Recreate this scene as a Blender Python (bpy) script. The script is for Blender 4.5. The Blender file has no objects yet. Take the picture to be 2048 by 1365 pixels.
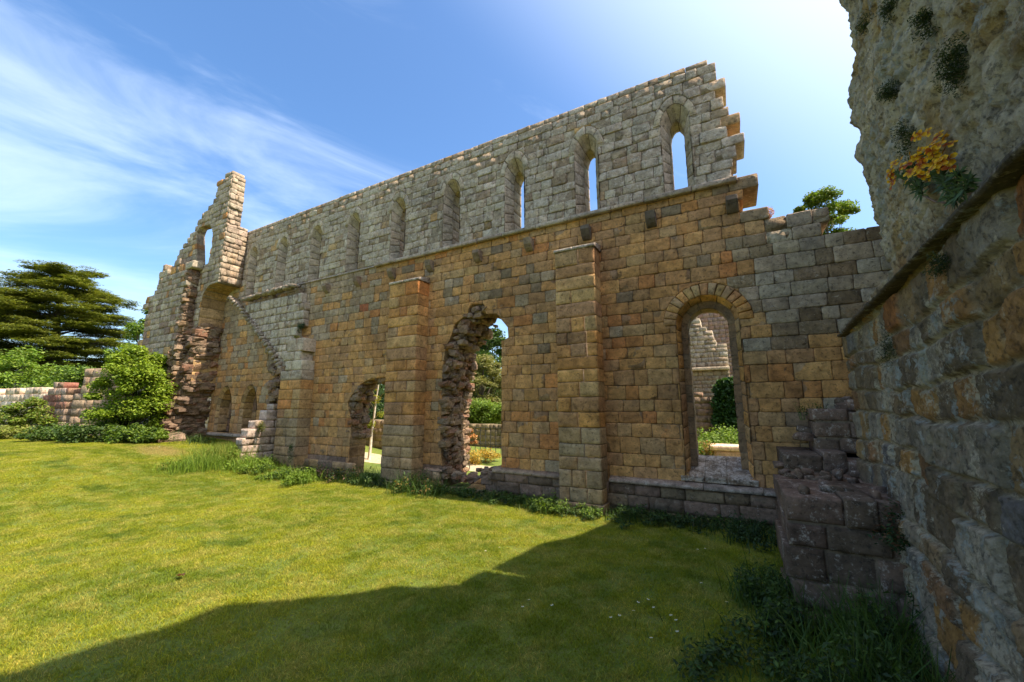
import bpy, math, random
import numpy as np
R = math.radians
random.seed(7)
rng = np.random.default_rng(11)
scene = bpy.context.scene
COL = scene.collection

# ---------------------------------------------------------------- camera
F, PITCH, HEAD, EYE = 796.0, R(9.49), R(29), 1.65
cp, sp, ch, sh = math.cos(PITCH), math.sin(PITCH), math.cos(HEAD), math.sin(HEAD)
cam_d = bpy.data.cameras.new('camera')
cam = bpy.data.objects.new('camera', cam_d)
COL.objects.link(cam)
cam.location = (0, 0, EYE)
cam.rotation_euler = (R(90) + PITCH, 0, HEAD)
cam_d.sensor_width = 36
cam_d.lens = F / 2048 * 36
cam_d.clip_start = 0.05
cam_d.clip_end = 3000
scene.camera = cam

# ---------------------------------------------------------------- world, sun, exposure
SUN_AZ, SUN_EL = 81.0, 57.0          # azimuth clockwise from +Y
w = bpy.data.worlds.new('World')
scene.world = w
w.use_nodes = True
nt = w.node_tree
nt.nodes.clear()
N = nt.nodes.new
def link(a, b): nt.links.new(a, b)
out = N('ShaderNodeOutputWorld')
bg = N('ShaderNodeBackground')
bg.inputs[1].default_value = 0.12
sky = N('ShaderNodeTexSky')
sky.sky_type = 'NISHITA'
sky.sun_disc = False
sky.sun_elevation = R(SUN_EL)
sky.sun_rotation = R(SUN_AZ)
sky.air_density = 1.0
sky.dust_density = 1.7
sky.ozone_density = 2.5
tc = N('ShaderNodeTexCoord')
# thin cirrus: a veil whose streaks run along one great circle of the sky
def vdot(vec):
    n = N('ShaderNodeVectorMath'); n.operation = 'DOT_PRODUCT'; link(tc.outputs['Generated'], n.inputs[0]); n.inputs[1].default_value = vec; return n.outputs['Value']
def wm(op, a, b=0.0, c=None):
    n = N('ShaderNodeMath'); n.operation = op
    for i, v in enumerate((a, b)):
        if isinstance(v, (int, float)): n.inputs[i].default_value = v
        else: link(v, n.inputs[i])
    return n.outputs[0]
def wr(v, a, b, c, d):
    n = N('ShaderNodeMapRange'); n.interpolation_type = 'SMOOTHSTEP'
    for i, q in enumerate((a, b, c, d)): n.inputs[i + 1].default_value = q
    link(v, n.inputs[0]); return n.outputs[0]
def sdir(x, y):
    r_ = x - 1024; v_ = 682.5 - y; up_ = F * sp + v_ * cp; fw_ = F * cp - v_ * sp
    d_ = np.array([-fw_ * sh + r_ * ch, fw_ * ch + r_ * sh, up_]); return d_ / np.linalg.norm(d_)
e1 = sdir(0, 150); pn = np.cross(e1, sdir(760, 430)); pn /= np.linalg.norm(pn); pn *= 1 if pn[2] > 0 else -1; e2 = np.cross(pn, e1)
c1, c2, c3 = vdot(tuple(e1)), vdot(tuple(e2)), vdot(tuple(pn))
cmb = N('ShaderNodeCombineXYZ'); link(wm('MULTIPLY', c1, 1.1), cmb.inputs[0]); link(wm('MULTIPLY', c2, 1.1), cmb.inputs[1]); link(wm('MULTIPLY', c3, 4.6), cmb.inputs[2])
n1 = N('ShaderNodeTexNoise'); n1.inputs['Scale'].default_value = 1.5; n1.inputs['Detail'].default_value = 9
n1.inputs['Roughness'].default_value = 0.58; n1.inputs['Distortion'].default_value = 0.55
link(cmb.outputs[0], n1.inputs[0])
env = wm('MULTIPLY', wr(c3, .05, -.05, 0, 1), wr(c3, -.62, -.10, 0.25, 1))
env = wm('MULTIPLY', env, wr(c2, -.2, .75, 1, .45) )
val = wm('ADD', n1.outputs[0], wm('MULTIPLY', env, .17))
rp = N('ShaderNodeMapRange'); rp.inputs[1].default_value = 0.50; rp.inputs[2].default_value = 0.86
rp.inputs[3].default_value = 0.0; rp.inputs[4].default_value = 0.33; rp.interpolation_type = 'SMOOTHSTEP'
link(val, rp.inputs[0])
sz = math.cos(R(SUN_EL)); glow = wr(vdot((math.sin(R(SUN_AZ)) * sz, math.cos(R(SUN_AZ)) * sz, math.sin(R(SUN_EL)))), .42, .95, 0, .8)
fac = wm('MAXIMUM', rp.outputs[0], glow)
mixc = N('ShaderNodeMix'); mixc.data_type = 'RGBA'; mixc.blend_type = 'MIX'
link(fac, mixc.inputs[0])
hs = N('ShaderNodeHueSaturation'); hs.inputs['Saturation'].default_value = 1.2; hs.inputs['Value'].default_value = 1.0
link(sky.outputs[0], hs.inputs['Color'])
link(hs.outputs[0], mixc.inputs[6])
mixc.inputs[7].default_value = (5.6, 6.2, 7.0, 1)
link(mixc.outputs[2], bg.inputs[0]); link(bg.outputs[0], out.inputs[0])

sd = bpy.data.lights.new('sun', 'SUN')
sun = bpy.data.objects.new('sun', sd); COL.objects.link(sun)
sd.energy = 3.7; sd.angle = R(0.5); sd.color = (1.0, 0.90, 0.76)
sun.rotation_euler = (R(90 - SUN_EL), 0, R(180 - SUN_AZ))
SD = np.array([math.sin(R(SUN_AZ)) * math.cos(R(SUN_EL)), math.cos(R(SUN_AZ)) * math.cos(R(SUN_EL)), math.sin(R(SUN_EL))])
from mathutils import Vector
sun.rotation_euler = Vector(-SD).to_track_quat('-Z', 'Y').to_euler()
scene.view_settings.view_transform = 'Standard'
scene.view_settings.look = 'None'
scene.view_settings.exposure = 1.32
scene.view_settings.gamma = 1

# ---------------------------------------------------------------- pixel -> place helpers (photo pixels, 2048 wide)
def ray(x, y):
    r = x - 1024; v = 682.5 - y
    up = F * sp + v * cp; fw = F * cp - v * sp
    return np.array([-fw * sh + r * ch, fw * ch + r * sh, up]), fw
def onY(x, y, Y=7.0):
    d, _ = ray(x, y); s = Y / d[1]
    return np.array([d[0] * s, Y, d[2] * s + EYE])
def uz(x, y, Y=7.0):
    p = onY(x, y, Y); return (p[0], p[2])
def far(x, y, fwd):
    d, f = ray(x, y); s = fwd / f
    return np.array([d[0] * s, d[1] * s, d[2] * s + EYE])
WX0, WK = 0.78, 0.062                     # face of the near wall on the right: X = WX0 + WK*Y
def onW(x, y):
    d, _ = ray(x, y); s = WX0 / (d[0] - WK * d[1])
    return np.array([d[0] * s, d[1] * s, d[2] * s + EYE])
def sst(a, b, x):
    t = np.clip((np.asarray(x, float) - a) / (b - a), 0, 1); return t * t * (3 - 2 * t)

# ---------------------------------------------------------------- numpy noise
def _h(ix, iy, iz, seed):
    n = (ix.astype(np.int64) * 374761393 + iy.astype(np.int64) * 668265263 + iz.astype(np.int64) * 2147483647 + seed * 974634777) & 0xFFFFFFFF
    n = ((n ^ (n >> 13)) * 1274126177) & 0xFFFFFFFF
    n = (n ^ (n >> 16)) & 0xFFFFFFFF
    n = (n * 2246822519) & 0xFFFFFFFF
    return ((n ^ (n >> 15)) & 0xFFFFFF) / float(0xFFFFFF)
def vn(p, seed=0):
    p = np.asarray(p, float); i = np.floor(p).astype(np.int64); f = p - i; f = f * f * (3 - 2 * f)
    r = 0
    for a in (0, 1):
        for b in (0, 1):
            for c in (0, 1):
                wgt = (f[..., 0] if a else 1 - f[..., 0]) * (f[..., 1] if b else 1 - f[..., 1]) * (f[..., 2] if c else 1 - f[..., 2])
                r = r + wgt * _h(i[..., 0] + a, i[..., 1] + b, i[..., 2] + c, seed)
    return r * 2 - 1
def fbm(p, o=4, seed=0, gain=0.5):
    r = 0; a = 1; s = 1; t = 0
    for k in range(o):
        r = r + a * vn(np.asarray(p) * s, seed + k); t += a; a *= gain; s *= 2.03
    return r / t

def ground_z(x, y):
    x = np.asarray(x, float); y = np.asarray(y, float)
    z = 0.66 * sst(-8.5, -15.5, x) * (1 - sst(9.0, 16.0, y))
    z = z + 0.03 * vn(np.stack([x * .35, y * .35, x * 0], -1), 5) + 0.012 * vn(np.stack([x * 1.3, y * 1.3, x * 0], -1), 6)
    z = z - 0.05 * sst(-7.0, -3.0, x) * sst(4, 7, y)
    return z

# ---------------------------------------------------------------- materials
def mat_new(name):
    m = bpy.data.materials.new(name); m.use_nodes = True
    t = m.node_tree; t.nodes.clear()
    o = t.nodes.new('ShaderNodeOutputMaterial'); b = t.nodes.new('ShaderNodeBsdfPrincipled')
    t.links.new(b.outputs[0], o.inputs[0])
    return m, t, b, o
def noise(t, vec, scale, det=4, rough=0.6, dist=0.0):
    n = t.nodes.new('ShaderNodeTexNoise'); n.inputs['Scale'].default_value = scale; n.inputs['Detail'].default_value = det
    n.inputs['Roughness'].default_value = rough; n.inputs['Distortion'].default_value = dist
    t.links.new(vec, n.inputs[0]); return n.outputs[0]
def mrange(t, v, a, b, c, d, smooth=False):
    n = t.nodes.new('ShaderNodeMapRange'); n.inputs[1].default_value = a; n.inputs[2].default_value = b
    n.inputs[3].default_value = c; n.inputs[4].default_value = d
    if smooth: n.interpolation_type = 'SMOOTHSTEP'
    t.links.new(v, n.inputs[0]); return n.outputs[0]
def mmath(t, op, a, b):
    n = t.nodes.new('ShaderNodeMath'); n.operation = op
    for i, v in enumerate((a, b)):
        if isinstance(v, (int, float)): n.inputs[i].default_value = v
        else: t.links.new(v, n.inputs[i])
    return n.outputs[0]
def mmix(t, f, a, b, mode='MIX'):
    n = t.nodes.new('ShaderNodeMix'); n.data_type = 'RGBA'; n.blend_type = mode
    for i, v in ((0, f), (6, a), (7, b)):
        if isinstance(v, (int, float)): n.inputs[i].default_value = v
        elif isinstance(v, tuple): n.inputs[i].default_value = v + ((1,) if len(v) == 3 else ())
        else: t.links.new(v, n.inputs[i])
    return n.outputs[2]
def stone_mat(name, bump=0.35, scale=1.0, lich_col=(0.50, 0.49, 0.45), dark=0.55, crust=False, tint=(1.22, 1.04, .90)):
    m, t, b, o = mat_new(name)
    g = t.nodes.new('ShaderNodeNewGeometry'); P = g.outputs['Position']
    at = t.nodes.new('ShaderNodeAttribute'); at.attribute_name = 'Col'
    s = scale
    c = at.outputs['Color']
    mott = mrange(t, noise(t, P, 7 * s, 8, .72), .3, .7, .52, 1.42)
    cc = t.nodes.new('ShaderNodeCombineColor')
    for i in range(3): t.links.new(mott, cc.inputs[i])
    c = mmix(t, 1.0, c, cc.outputs[0], 'MULTIPLY')
    # rusty warm veining
    rv = mrange(t, noise(t, P, 2.3 * s, 5, .7, 1.0), .56, .74, 0, .45, True)
    c = mmix(t, rv, c, mmix(t, 1.0, c, (1.15, .84, .62), 'MULTIPLY'))
    stn = mrange(t, noise(t, P, .9, 6, .68, .6), .34, .66, .74, 1.18)
    c3 = t.nodes.new('ShaderNodeCombineColor')
    for i in range(3): t.links.new(stn, c3.inputs[i])
    c = mmix(t, 1.0, c, c3.outputs[0], 'MULTIPLY')
    # pale lichen crusts
    l1 = noise(t, P, 9 * s, 8, .72); l2 = noise(t, P, 42 * s, 5, .7)
    lm = mmath(t, 'ADD', mmath(t, 'MULTIPLY', l1, .6), mmath(t, 'MULTIPLY', l2, .4))
    th = mmath(t, 'SUBTRACT', .72, mmath(t, 'MULTIPLY', at.outputs['Alpha'], .30))
    lf = mmath(t, 'MULTIPLY', mmath(t, 'SUBTRACT', lm, th), 12.0)
    cl = t.nodes.new('ShaderNodeClamp'); t.links.new(lf, cl.inputs[0])
    c = mmix(t, mmath(t, 'MULTIPLY', cl.outputs[0], .75), c, lich_col)
    # dark pits and specks
    pits = mrange(t, noise(t, P, 20 * s, 7, .78), .37, .47, 1, 0, True)
    c = mmix(t, mmath(t, 'MULTIPLY', pits, dark * 1.15), c, (.035, .03, .024))
    c = mmix(t, 1.0, c, tint, 'MULTIPLY')
    t.links.new(c, b.inputs['Base Color'])
    b.inputs['Roughness'].default_value = .93
    b.inputs['Specular IOR Level'].default_value = .25
    h = mmath(t, 'ADD', mmath(t, 'MULTIPLY', noise(t, P, 11 * s, 9, .74), 1.25), mmath(t, 'MULTIPLY', noise(t, P, 70 * s, 5, .7), .35))
    h = mmath(t, 'SUBTRACT', h, mmath(t, 'MULTIPLY', pits, .22))
    bp = t.nodes.new('ShaderNodeBump'); bp.inputs['Strength'].default_value = bump * 1.6; bp.inputs['Distance'].default_value = .05 / s
    if crust:
        cn = noise(t, P, 4.6, 12, .68, .08); cm = mmath(t, 'ADD', cn, mmath(t, 'MULTIPLY', at.outputs['Alpha'], .10))
        ck = mrange(t, cm, .632, .655, 0, 1, True); cd = mrange(t, noise(t, P, 34, 5, .7), .38, .56, .15, 1)
        ck = mmath(t, 'MULTIPLY', ck, cd); h = mmath(t, 'ADD', h, mmath(t, 'MULTIPLY', ck, .25)); t.links.new(h, bp.inputs['Height'])
        t.links.new(mmix(t, mmath(t, 'MULTIPLY', ck, .78), c, (.47, .455, .38)), b.inputs['Base Color'])
    if not crust: t.links.new(h, bp.inputs['Height'])
    t.links.new(bp.outputs[0], b.inputs['Normal'])
    return m
def leaf_mat(name, trans=.35, sat=1.0):
    m, t, b, o = mat_new(name)
    at = t.nodes.new('ShaderNodeAttribute'); at.attribute_name = 'Col'
    b.inputs['Roughness'].default_value = .6; b.inputs['Specular IOR Level'].default_value = .3
    t.links.new(at.outputs['Color'], b.inputs['Base Color'])
    tr = t.nodes.new('ShaderNodeBsdfTranslucent')
    br = mmix(t, 1.0, at.outputs['Color'], (1.25, 1.3, .6), 'MULTIPLY')
    t.links.new(br, tr.inputs[0])
    mx = t.nodes.new('ShaderNodeMixShader'); mx.inputs[0].default_value = trans
    t.links.new(b.outputs[0], mx.inputs[1]); t.links.new(tr.outputs[0], mx.inputs[2]); t.links.new(mx.outputs[0], o.inputs[0])
    return m
def bark_mat():
    m, t, b, o = mat_new('bark')
    g = t.nodes.new('ShaderNodeNewGeometry')
    at = t.nodes.new('ShaderNodeAttribute'); at.attribute_name = 'Col'
    f = mrange(t, noise(t, g.outputs['Position'], 12, 6, .7), .3, .7, .5, 1.4)
    cc = t.nodes.new('ShaderNodeCombineColor')
    for i in range(3): t.links.new(f, cc.inputs[i])
    t.links.new(mmix(t, 1.0, at.outputs['Color'], cc.outputs[0], 'MULTIPLY'), b.inputs['Base Color'])
    b.inputs['Roughness'].default_value = .9
    bp = t.nodes.new('ShaderNodeBump'); bp.inputs['Strength'].default_value = .6
    t.links.new(noise(t, g.outputs['Position'], 30, 6, .7), bp.inputs['Height']); t.links.new(bp.outputs[0], b.inputs['Normal'])
    return m
M_STONE = stone_mat('weathered_sandstone')
M_NEAR = stone_mat('lichened_rubble_stone', .55, 1.3, (.54, .50, .40), .42, True, (1.18, 1.04, .88))
M_LEAF = leaf_mat('leaf'); M_BARK = bark_mat()
M_PETAL = leaf_mat('petal', .2)

# ---------------------------------------------------------------- mesh building
class Acc:
    def __init__(s): s.V = []; s.Q = []; s.C = []; s.n = 0
    def add(s, V, Q, C):
        V = np.asarray(V, float).reshape(-1, 3); Q = np.asarray(Q, int).reshape(-1, 4)
        C = np.asarray(C, float)
        if C.ndim == 1: C = np.tile(C, (len(V), 1))
        s.V.append(V); s.Q.append(Q + s.n); s.C.append(C); s.n += len(V)
def link_obj(name, me, parent=None):
    o = bpy.data.objects.new(name, me); COL.objects.link(o)
    if parent is not None: o.parent = parent
    return o
def build(name, acc, mat, parent=None, smooth=True, origin=None):
    V = np.concatenate(acc.V); Q = np.concatenate(acc.Q); C = np.concatenate(acc.C)
    if C.shape[1] == 3: C = np.concatenate([C, np.zeros((len(C), 1))], 1)
    if origin is None and parent is not None: origin = np.array(parent.location)
    if origin is not None: V = V - np.asarray(origin, float)
    me = bpy.data.meshes.new(name)
    tri = (Q[:, 2] == Q[:, 3])
    cnt = np.where(tri, 3, 4)
    flat = Q.reshape(-1)
    keep = np.ones(len(flat), bool); keep[3::4] = ~tri
    flat = flat[keep]
    me.vertices.add(len(V)); me.vertices.foreach_set('co', V.astype(np.float32).ravel())
    me.loops.add(len(flat)); me.loops.foreach_set('vertex_index', flat.astype(np.int32))
    me.polygons.add(len(Q)); st = np.concatenate([[0], np.cumsum(cnt)[:-1]])
    me.polygons.foreach_set('loop_start', st.astype(np.int32))
    me.polygons.foreach_set('use_smooth', np.full(len(Q), smooth))
    me.update(calc_edges=True)
    a = me.color_attributes.new('Col', 'FLOAT_COLOR', 'POINT'); a.data.foreach_set('color', C.astype(np.float32).ravel())
    me.materials.append(mat)
    me.validate()
    o = link_obj(name, me, parent)
    if origin is not None and parent is None: o.location = origin
    return o
def empty(name, loc, label, cat, group=None):
    o = bpy.data.objects.new(name, None); COL.objects.link(o); o.location = tuple(float(v) for v in loc)
    o.empty_display_size = .2
    return tag(o, label, cat, group)
def tag(o, label=None, cat=None, group=None, kind=None):
    if label: o['label'] = label
    if cat: o['category'] = cat
    if group: o['group'] = group
    if kind: o['kind'] = kind
    return o

class Frame:
    def __init__(s, O, U, Nn): s.O = np.array(O, float); s.U = np.array(U, float); s.N = np.array(Nn, float)
    def w(s, u, z, d):
        u = np.asarray(u)[..., None]; z = np.asarray(z)[..., None]; d = np.asarray(d)[..., None]
        return s.O + u * s.U + d * s.N + z * np.array([0, 0, 1.])
def inpoly(P, poly):
    x, y = P[..., 0], P[..., 1]; r = np.zeros(x.shape, bool); n = len(poly)
    for i in range(n):
        x1, y1 = poly[i]; x2, y2 = poly[(i + 1) % n]
        if y1 == y2: continue
        c = ((y1 > y) != (y2 > y)) & (x < (x2 - x1) * (y - y1) / (y2 - y1) + x1); r ^= c
    return r
def nearest(P, poly):
    best = None; bp = None
    for i in range(len(poly)):
        a = np.array(poly[i]); b = np.array(poly[(i + 1) % len(poly)]); ab = b - a; L = ab @ ab
        if L < 1e-12: continue
        t = np.clip(((P - a) @ ab) / L, 0, 1); q = a + t[..., None] * ab; d = ((P - q) ** 2).sum(-1)
        if best is None: best = d; bp = q
        else:
            m = d < best; best = np.where(m, d, best); bp = np.where(m[..., None], q, bp)
    return bp
def grid_faces(nu, nv):
    i, j = np.meshgrid(np.arange(nu - 1), np.arange(nv - 1), indexing='ij'); a = i * nv + j
    return np.stack([a, a + nv, a + nv + 1, a + 1], -1).reshape(-1, 4)
def ring_edges(F4):
    e = {}
    for f in F4.tolist():
        for k in range(4):
            a, b = f[k], f[(k + 1) % 4]
            if a != b:
                if (b, a) in e: del e[(b, a)]
                else: e[(a, b)] = 1
    return list(e.keys())
MORTAR = np.array([.25, .205, .145, .2])
def stone(acc, fr, P2, T, col, d0=0.0, pillow=.018, rough=.007, ops=(), core=None, seed=0, tilt=.006, jit=True):
    """one stone: P2 (nu,nv,2) grid in wall coordinates, worn front face, sides going back T"""
    nu, nv = P2.shape[:2]; F4 = grid_faces(nu, nv); P = P2.reshape(-1, 2).copy(); ins = np.zeros(len(P), bool)
    clipped = False
    for op in ops:
        m = inpoly(P, op)
        if m.any():
            clipped = True; ins |= m; P[m] = nearest(P[m], op)
    if clipped:
        F4 = F4[~ins[F4].all(1)]
        if len(F4) == 0: return False
    I, J = np.meshgrid(np.arange(nu), np.arange(nv), indexing='ij')
    e = np.minimum(np.minimum(I, nu - 1 - I), np.minimum(J, nv - 1 - J)).reshape(-1)
    d = np.full(len(P), d0 + random.uniform(-tilt, tilt) * 1.5)
    c = P.mean(0)
    d += (P[:, 0] - c[0]) * random.uniform(-.03, .03) + (P[:, 1] - c[1]) * random.uniform(-.035, .035)
    q = np.concatenate([P, np.full((len(P), 1), seed * .37)], 1)
    d += fbm(q * 9, 3, seed % 97) * rough * 1.6
    d -= np.where((e == 0) & ~ins, pillow * (1.0 + .6 * vn(q * 14, 3)), 0)
    if core is not None:
        cc = np.array(core)
        Vc1 = fr.w(P[:, 0], P[:, 1], np.full(len(P), d0 - .018)); Vc2 = fr.w(P[:, 0], P[:, 1], np.full(len(P), d0 - T + .004))
    front = fr.w(P[:, 0], P[:, 1], d)
    ed = ring_edges(F4)
    n = len(P)
    # sides
    ids = sorted({a for a, b in ed}); mp_ = {a: k for k, a in enumerate(ids)}
    Pi = P[ids]; back = fr.w(Pi[:, 0], Pi[:, 1], np.full(len(ids), d0 - T))
    V = np.concatenate([front, back]); sides = [[b, a, n + mp_[a], n + mp_[b]] for a, b in ed if a in mp_ and b in mp_]
    C = np.tile(col, (len(V), 1))
    sh_ = fbm(np.concatenate([q, q[ids]]) * 4, 2, seed % 53) * .10
    C[:, :3] *= (1 + sh_)[:, None]
    acc.add(V, np.concatenate([F4, np.array(sides, int).reshape(-1, 4)]), C)
    if core is not None:
        V = np.concatenate([Vc1, Vc2]); s2 = [[b, a, n + a, n + b] for a, b in ed]
        acc.add(V, np.concatenate([F4, F4[:, ::-1] + n, np.array(s2, int).reshape(-1, 4)]), cc)
    return True
def axis(a, b, step, e=.012):
    L = b - a; n = max(1, int(round((L - 2 * e) / step)))
    return np.concatenate([[a], np.linspace(a + e, b - e, n + 1), [b]])
def masonry(acc, fr, rows, u0, u1, keep, T, colf, ops=(), wmin=.24, wmax=.52, gap=.003, step=.05, d0=0.0, rough=.007,
            pillow=.012, core=True, jag=0.0, tilt=.006, missing=(), endjit=0.0):
    sd_ = random.randint(0, 9999)
    for (z0, z1) in rows:
        u = u0 - random.uniform(0, .3)
        while u < u1:
            wd = random.uniform(wmin, wmax) * (1 if random.random() > .12 else .62)
            a, b = max(u, u0), min(u + wd, u1); u += wd
            if b - a < .07: continue
            if u1 - b < .1:
                b = u1 + random.uniform(-1, .6) * endjit; u = u1 + 1
                if b - a < .06: continue
            sd_ += 1
            cu, cz = (a + b) / 2, (z0 + z1) / 2
            if not keep(cu + random.uniform(-jag, jag), cz + random.uniform(-jag, jag) * .5): continue
            if any(abs(cu - mu) < (b - a) / 2 and abs(cz - mz) < (z1 - z0) / 2 for mu, mz in missing): continue
            edge = not (keep(a - .16, cz) and keep(b + .16, cz) and keep(cu, z1 + .12))
            near = [op for op in ops if not (min(p[0] for p in op) > b or max(p[0] for p in op) < a or min(p[1] for p in op) > z1 or max(p[1] for p in op) < z0)]
            us = axis(a + gap, b - gap, step); zs = axis(z0 + gap, z1 - gap, step)
            G = np.stack(np.meshgrid(us, zs, indexing='ij'), -1)
            # uneven joint lines, rounded corners
            G[..., 1] += .010 * vn(np.stack([G[..., 0] * 1.6, G[..., 1] * 3, G[..., 0] * 0], -1), 21)
            G[..., 0] += .006 * vn(np.stack([G[..., 0] * 3, G[..., 1] * 9, G[..., 0] * 0], -1), 22)
            for (i, j, su, sv) in ((0, 0, 1, 1), (-1, 0, -1, 1), (0, -1, 1, -1), (-1, -1, -1, -1)):
                r = random.uniform(.003, .022); G[i, j, 0] += su * r; G[i, j, 1] += sv * r
            Tb = T(cu, cz) if callable(T) else T
            if edge and jag: Tb *= random.uniform(.8, 1.0)
            col = colf(cu, cz)
            stone(acc, fr, G, Tb, col, d0 + (random.uniform(-.02, .02) if edge and jag else 0), pillow, rough, near, None, sd_, tilt)
            if core:
                g2 = .014 if edge else -.003
                if near:
                    us = axis(a + g2, b - g2, step); zs = axis(z0 + g2, z1 - g2, step)
                else: us = np.array([a + g2, b - g2]); zs = np.array([z0 + g2, z1 - g2])
                Gc = np.stack(np.meshgrid(us, zs, indexing='ij'), -1); P = Gc.reshape(-1, 2).copy(); ins = np.zeros(len(P), bool)
                F4 = grid_faces(len(us), len(zs))
                for op in near:
                    m = inpoly(P, op)
                    if m.any(): ins |= m; P[m] = nearest(P[m], op)
                F4 = F4[~ins[F4].all(1)]
                if len(F4):
                    n = len(P); ed = ring_edges(F4)
                    V = np.concatenate([fr.w(P[:, 0], P[:, 1], np.full(n, d0 - .009)), fr.w(P[:, 0], P[:, 1], np.full(n, d0 - Tb + .006))])
                    mc = MORTAR.copy(); mc[:3] = mc[:3] * .55 + np.array(col[:3]) * .42
                    acc.add(V, np.concatenate([F4, F4[:, ::-1] + n, np.array([[q2, q1, n + q1, n + q2] for q1, q2 in ed]).reshape(-1, 4)]), mc)
def rows_between(z0, z1, h, var=.18):
    r = []; z = z0
    while z < z1 - h * .5:
        k = h * random.uniform(1 - var, 1 + var)
        if z1 - (z + k) < h * .5: k = z1 - z
        r.append((z, z + k)); z += k
    return r
def patch3(acc, P, col):
    nu, nv = P.shape[:2]; acc.add(P.reshape(-1, 3), grid_faces(nu, nv), col)
def loft(acc, fr, A, B, dA, dB, stonelen, colf, gap=.006, flip=False, off=.012):
    """stones lining an opening between outline A at depth dA and outline B at depth dB (same sampling)"""
    A = np.array(A); B = np.array(B); L = np.concatenate([[0], np.cumsum(np.hypot(*np.diff(A, axis=0).T))])
    def at(Z, s): return np.stack([np.interp(s, L, Z[:, 0]), np.interp(s, L, Z[:, 1])], -1)
    cen = A.mean(0)
    def surf(ss, ts, o):
        G = np.zeros((len(ss), len(ts), 3))
        for j, t in enumerate(ts):
            a = at(A, ss); b = at(B, ss); p = a * (1 - t) + b * t
            v = p - np.array([cen[0], 0]) * 1.0; v[:, 1] = np.where(p[:, 1] > cen[1], p[:, 1] - cen[1], 0) * .6
            v /= np.maximum(np.hypot(v[:, 0], v[:, 1]), 1e-6)[:, None]
            oo = o[:, j][:, None] if isinstance(o, np.ndarray) else o
            p = p + v * oo
            G[:, j] = fr.w(p[:, 0], p[:, 1], np.full(len(ss), dA * (1 - t) + dB * t))
        return G
    def put(G, c):
        patch3(acc, G if not flip else G[::-1], c)
    put(surf(np.linspace(0, L[-1], 60), np.linspace(0, 1, 3), off), MORTAR * np.array([.6, .6, .6, 1]))
    s = 0
    while s < L[-1] - .02:
        l = stonelen * random.uniform(.8, 1.2); e = min(s + l, L[-1])
        if L[-1] - e < stonelen * .4: e = L[-1]
        ss = np.concatenate([[s + gap], np.linspace(s + gap + .012, e - gap - .012, 5), [e - gap]]); ts = np.linspace(0, 1, 5)
        o = random.uniform(-.003, .004) + fbm(np.stack(np.meshgrid(ss * 8, ts * 3 + s, indexing='ij') + [np.zeros((len(ss), 5))], -1), 2, 8) * .006
        o[0] += .012; o[-1] += .012
        G = surf(ss, ts, o)
        pm = at(A, np.array([(s + e) / 2]))[0]
        put(G, colf(pm[0], pm[1])); s = e
def ringstones(acc, fr, inner, outer, T, n, colf, d0=.0, gap=.006, pillow=.012):
    inner = np.array(inner); outer = np.array(outer)
    L = np.linspace(0, 1, len(inner))
    for k in range(n):
        a, b = k / n, (k + 1) / n; g = gap / max(.1, np.hypot(*(outer[1:] - outer[:-1]).T).sum()) * 1.0
        ts = np.concatenate([[a + g], np.linspace(a + 3 * g, b - 3 * g, 4), [b - g]])
        I = np.stack([np.interp(ts, L, inner[:, 0]), np.interp(ts, L, inner[:, 1])], -1)
        O = np.stack([np.interp(ts, L, outer[:, 0]), np.interp(ts, L, outer[:, 1])], -1)
        rr = np.array([0, .12, .5, .88, 1.])
        G = I[:, None] * (1 - rr[None, :, None]) + O[:, None] * rr[None, :, None]
        c = G.mean((0, 1))
        stone(acc, fr, G[:, ::-1], T, colf(c[0], c[1]), d0, pillow, .005, (), None, k + 31)
def pointed(cx, h, zb, zs, ap, n=14):
    """outline: bottom left, up, pointed head, down to bottom right"""
    L = [(cx - h, zb)] + [(cx - h, z) for z in np.linspace(zb, zs, 8)[1:]]
    A = []
    for i in range(1, n + 1):
        t = i / n * math.pi / 2
        A.append((cx - h * (1 - (math.sin(t * 0.999) * .0 + (1 - math.cos(t)) )), zs + (ap - zs) * math.sin(t) ** 1.0))
    A = [(cx - h + h * (1 - math.cos(t)) ** .9, zs + (ap - zs) * math.sin(t) ** 1.15) for t in np.linspace(0, math.pi / 2, n + 1)[1:]]
    Rr = [(2 * cx - x, z) for x, z in (L + A)[:-1][::-1]]
    return L + A + Rr
def roundarch(cx, h, zb, zs, n=14):
    L = [(cx - h, z) for z in np.linspace(zb, zs, 8)]
    A = [(cx - h * math.cos(t), zs + h * math.sin(t)) for t in np.linspace(0, math.pi, 2 * n + 1)[1:-1]]
    return L + A + [(cx + h, z) for z in np.linspace(zs, zb, 8)]
def lump(acc, c, r, col, seed, seg=7):
    """irregular rubble stone"""
    th = np.linspace(0, math.pi, seg); ph = np.linspace(0, 2 * math.pi, seg + 3)
    T, Pp = np.meshgrid(th, ph, indexing='ij')
    D = np.stack([np.sin(T) * np.cos(Pp), np.sin(T) * np.sin(Pp), np.cos(T)], -1)
    D2 = np.sign(D) * np.abs(D) ** .5
    k = 1 + .34 * vn(D * 1.9 + seed * 3.1, seed)
    V = D2 * np.array(r) * k[..., None]
    a = random.uniform(-.35, .35); ca, sa = math.cos(a), math.sin(a)
    V = np.stack([V[..., 0] * ca - V[..., 2] * sa, V[..., 1], V[..., 0] * sa + V[..., 2] * ca], -1)
    V = V + np.array(c)
    acc.add(V.reshape(-1, 3), grid_faces(seg, seg + 3)[:, ::-1], col)
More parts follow.
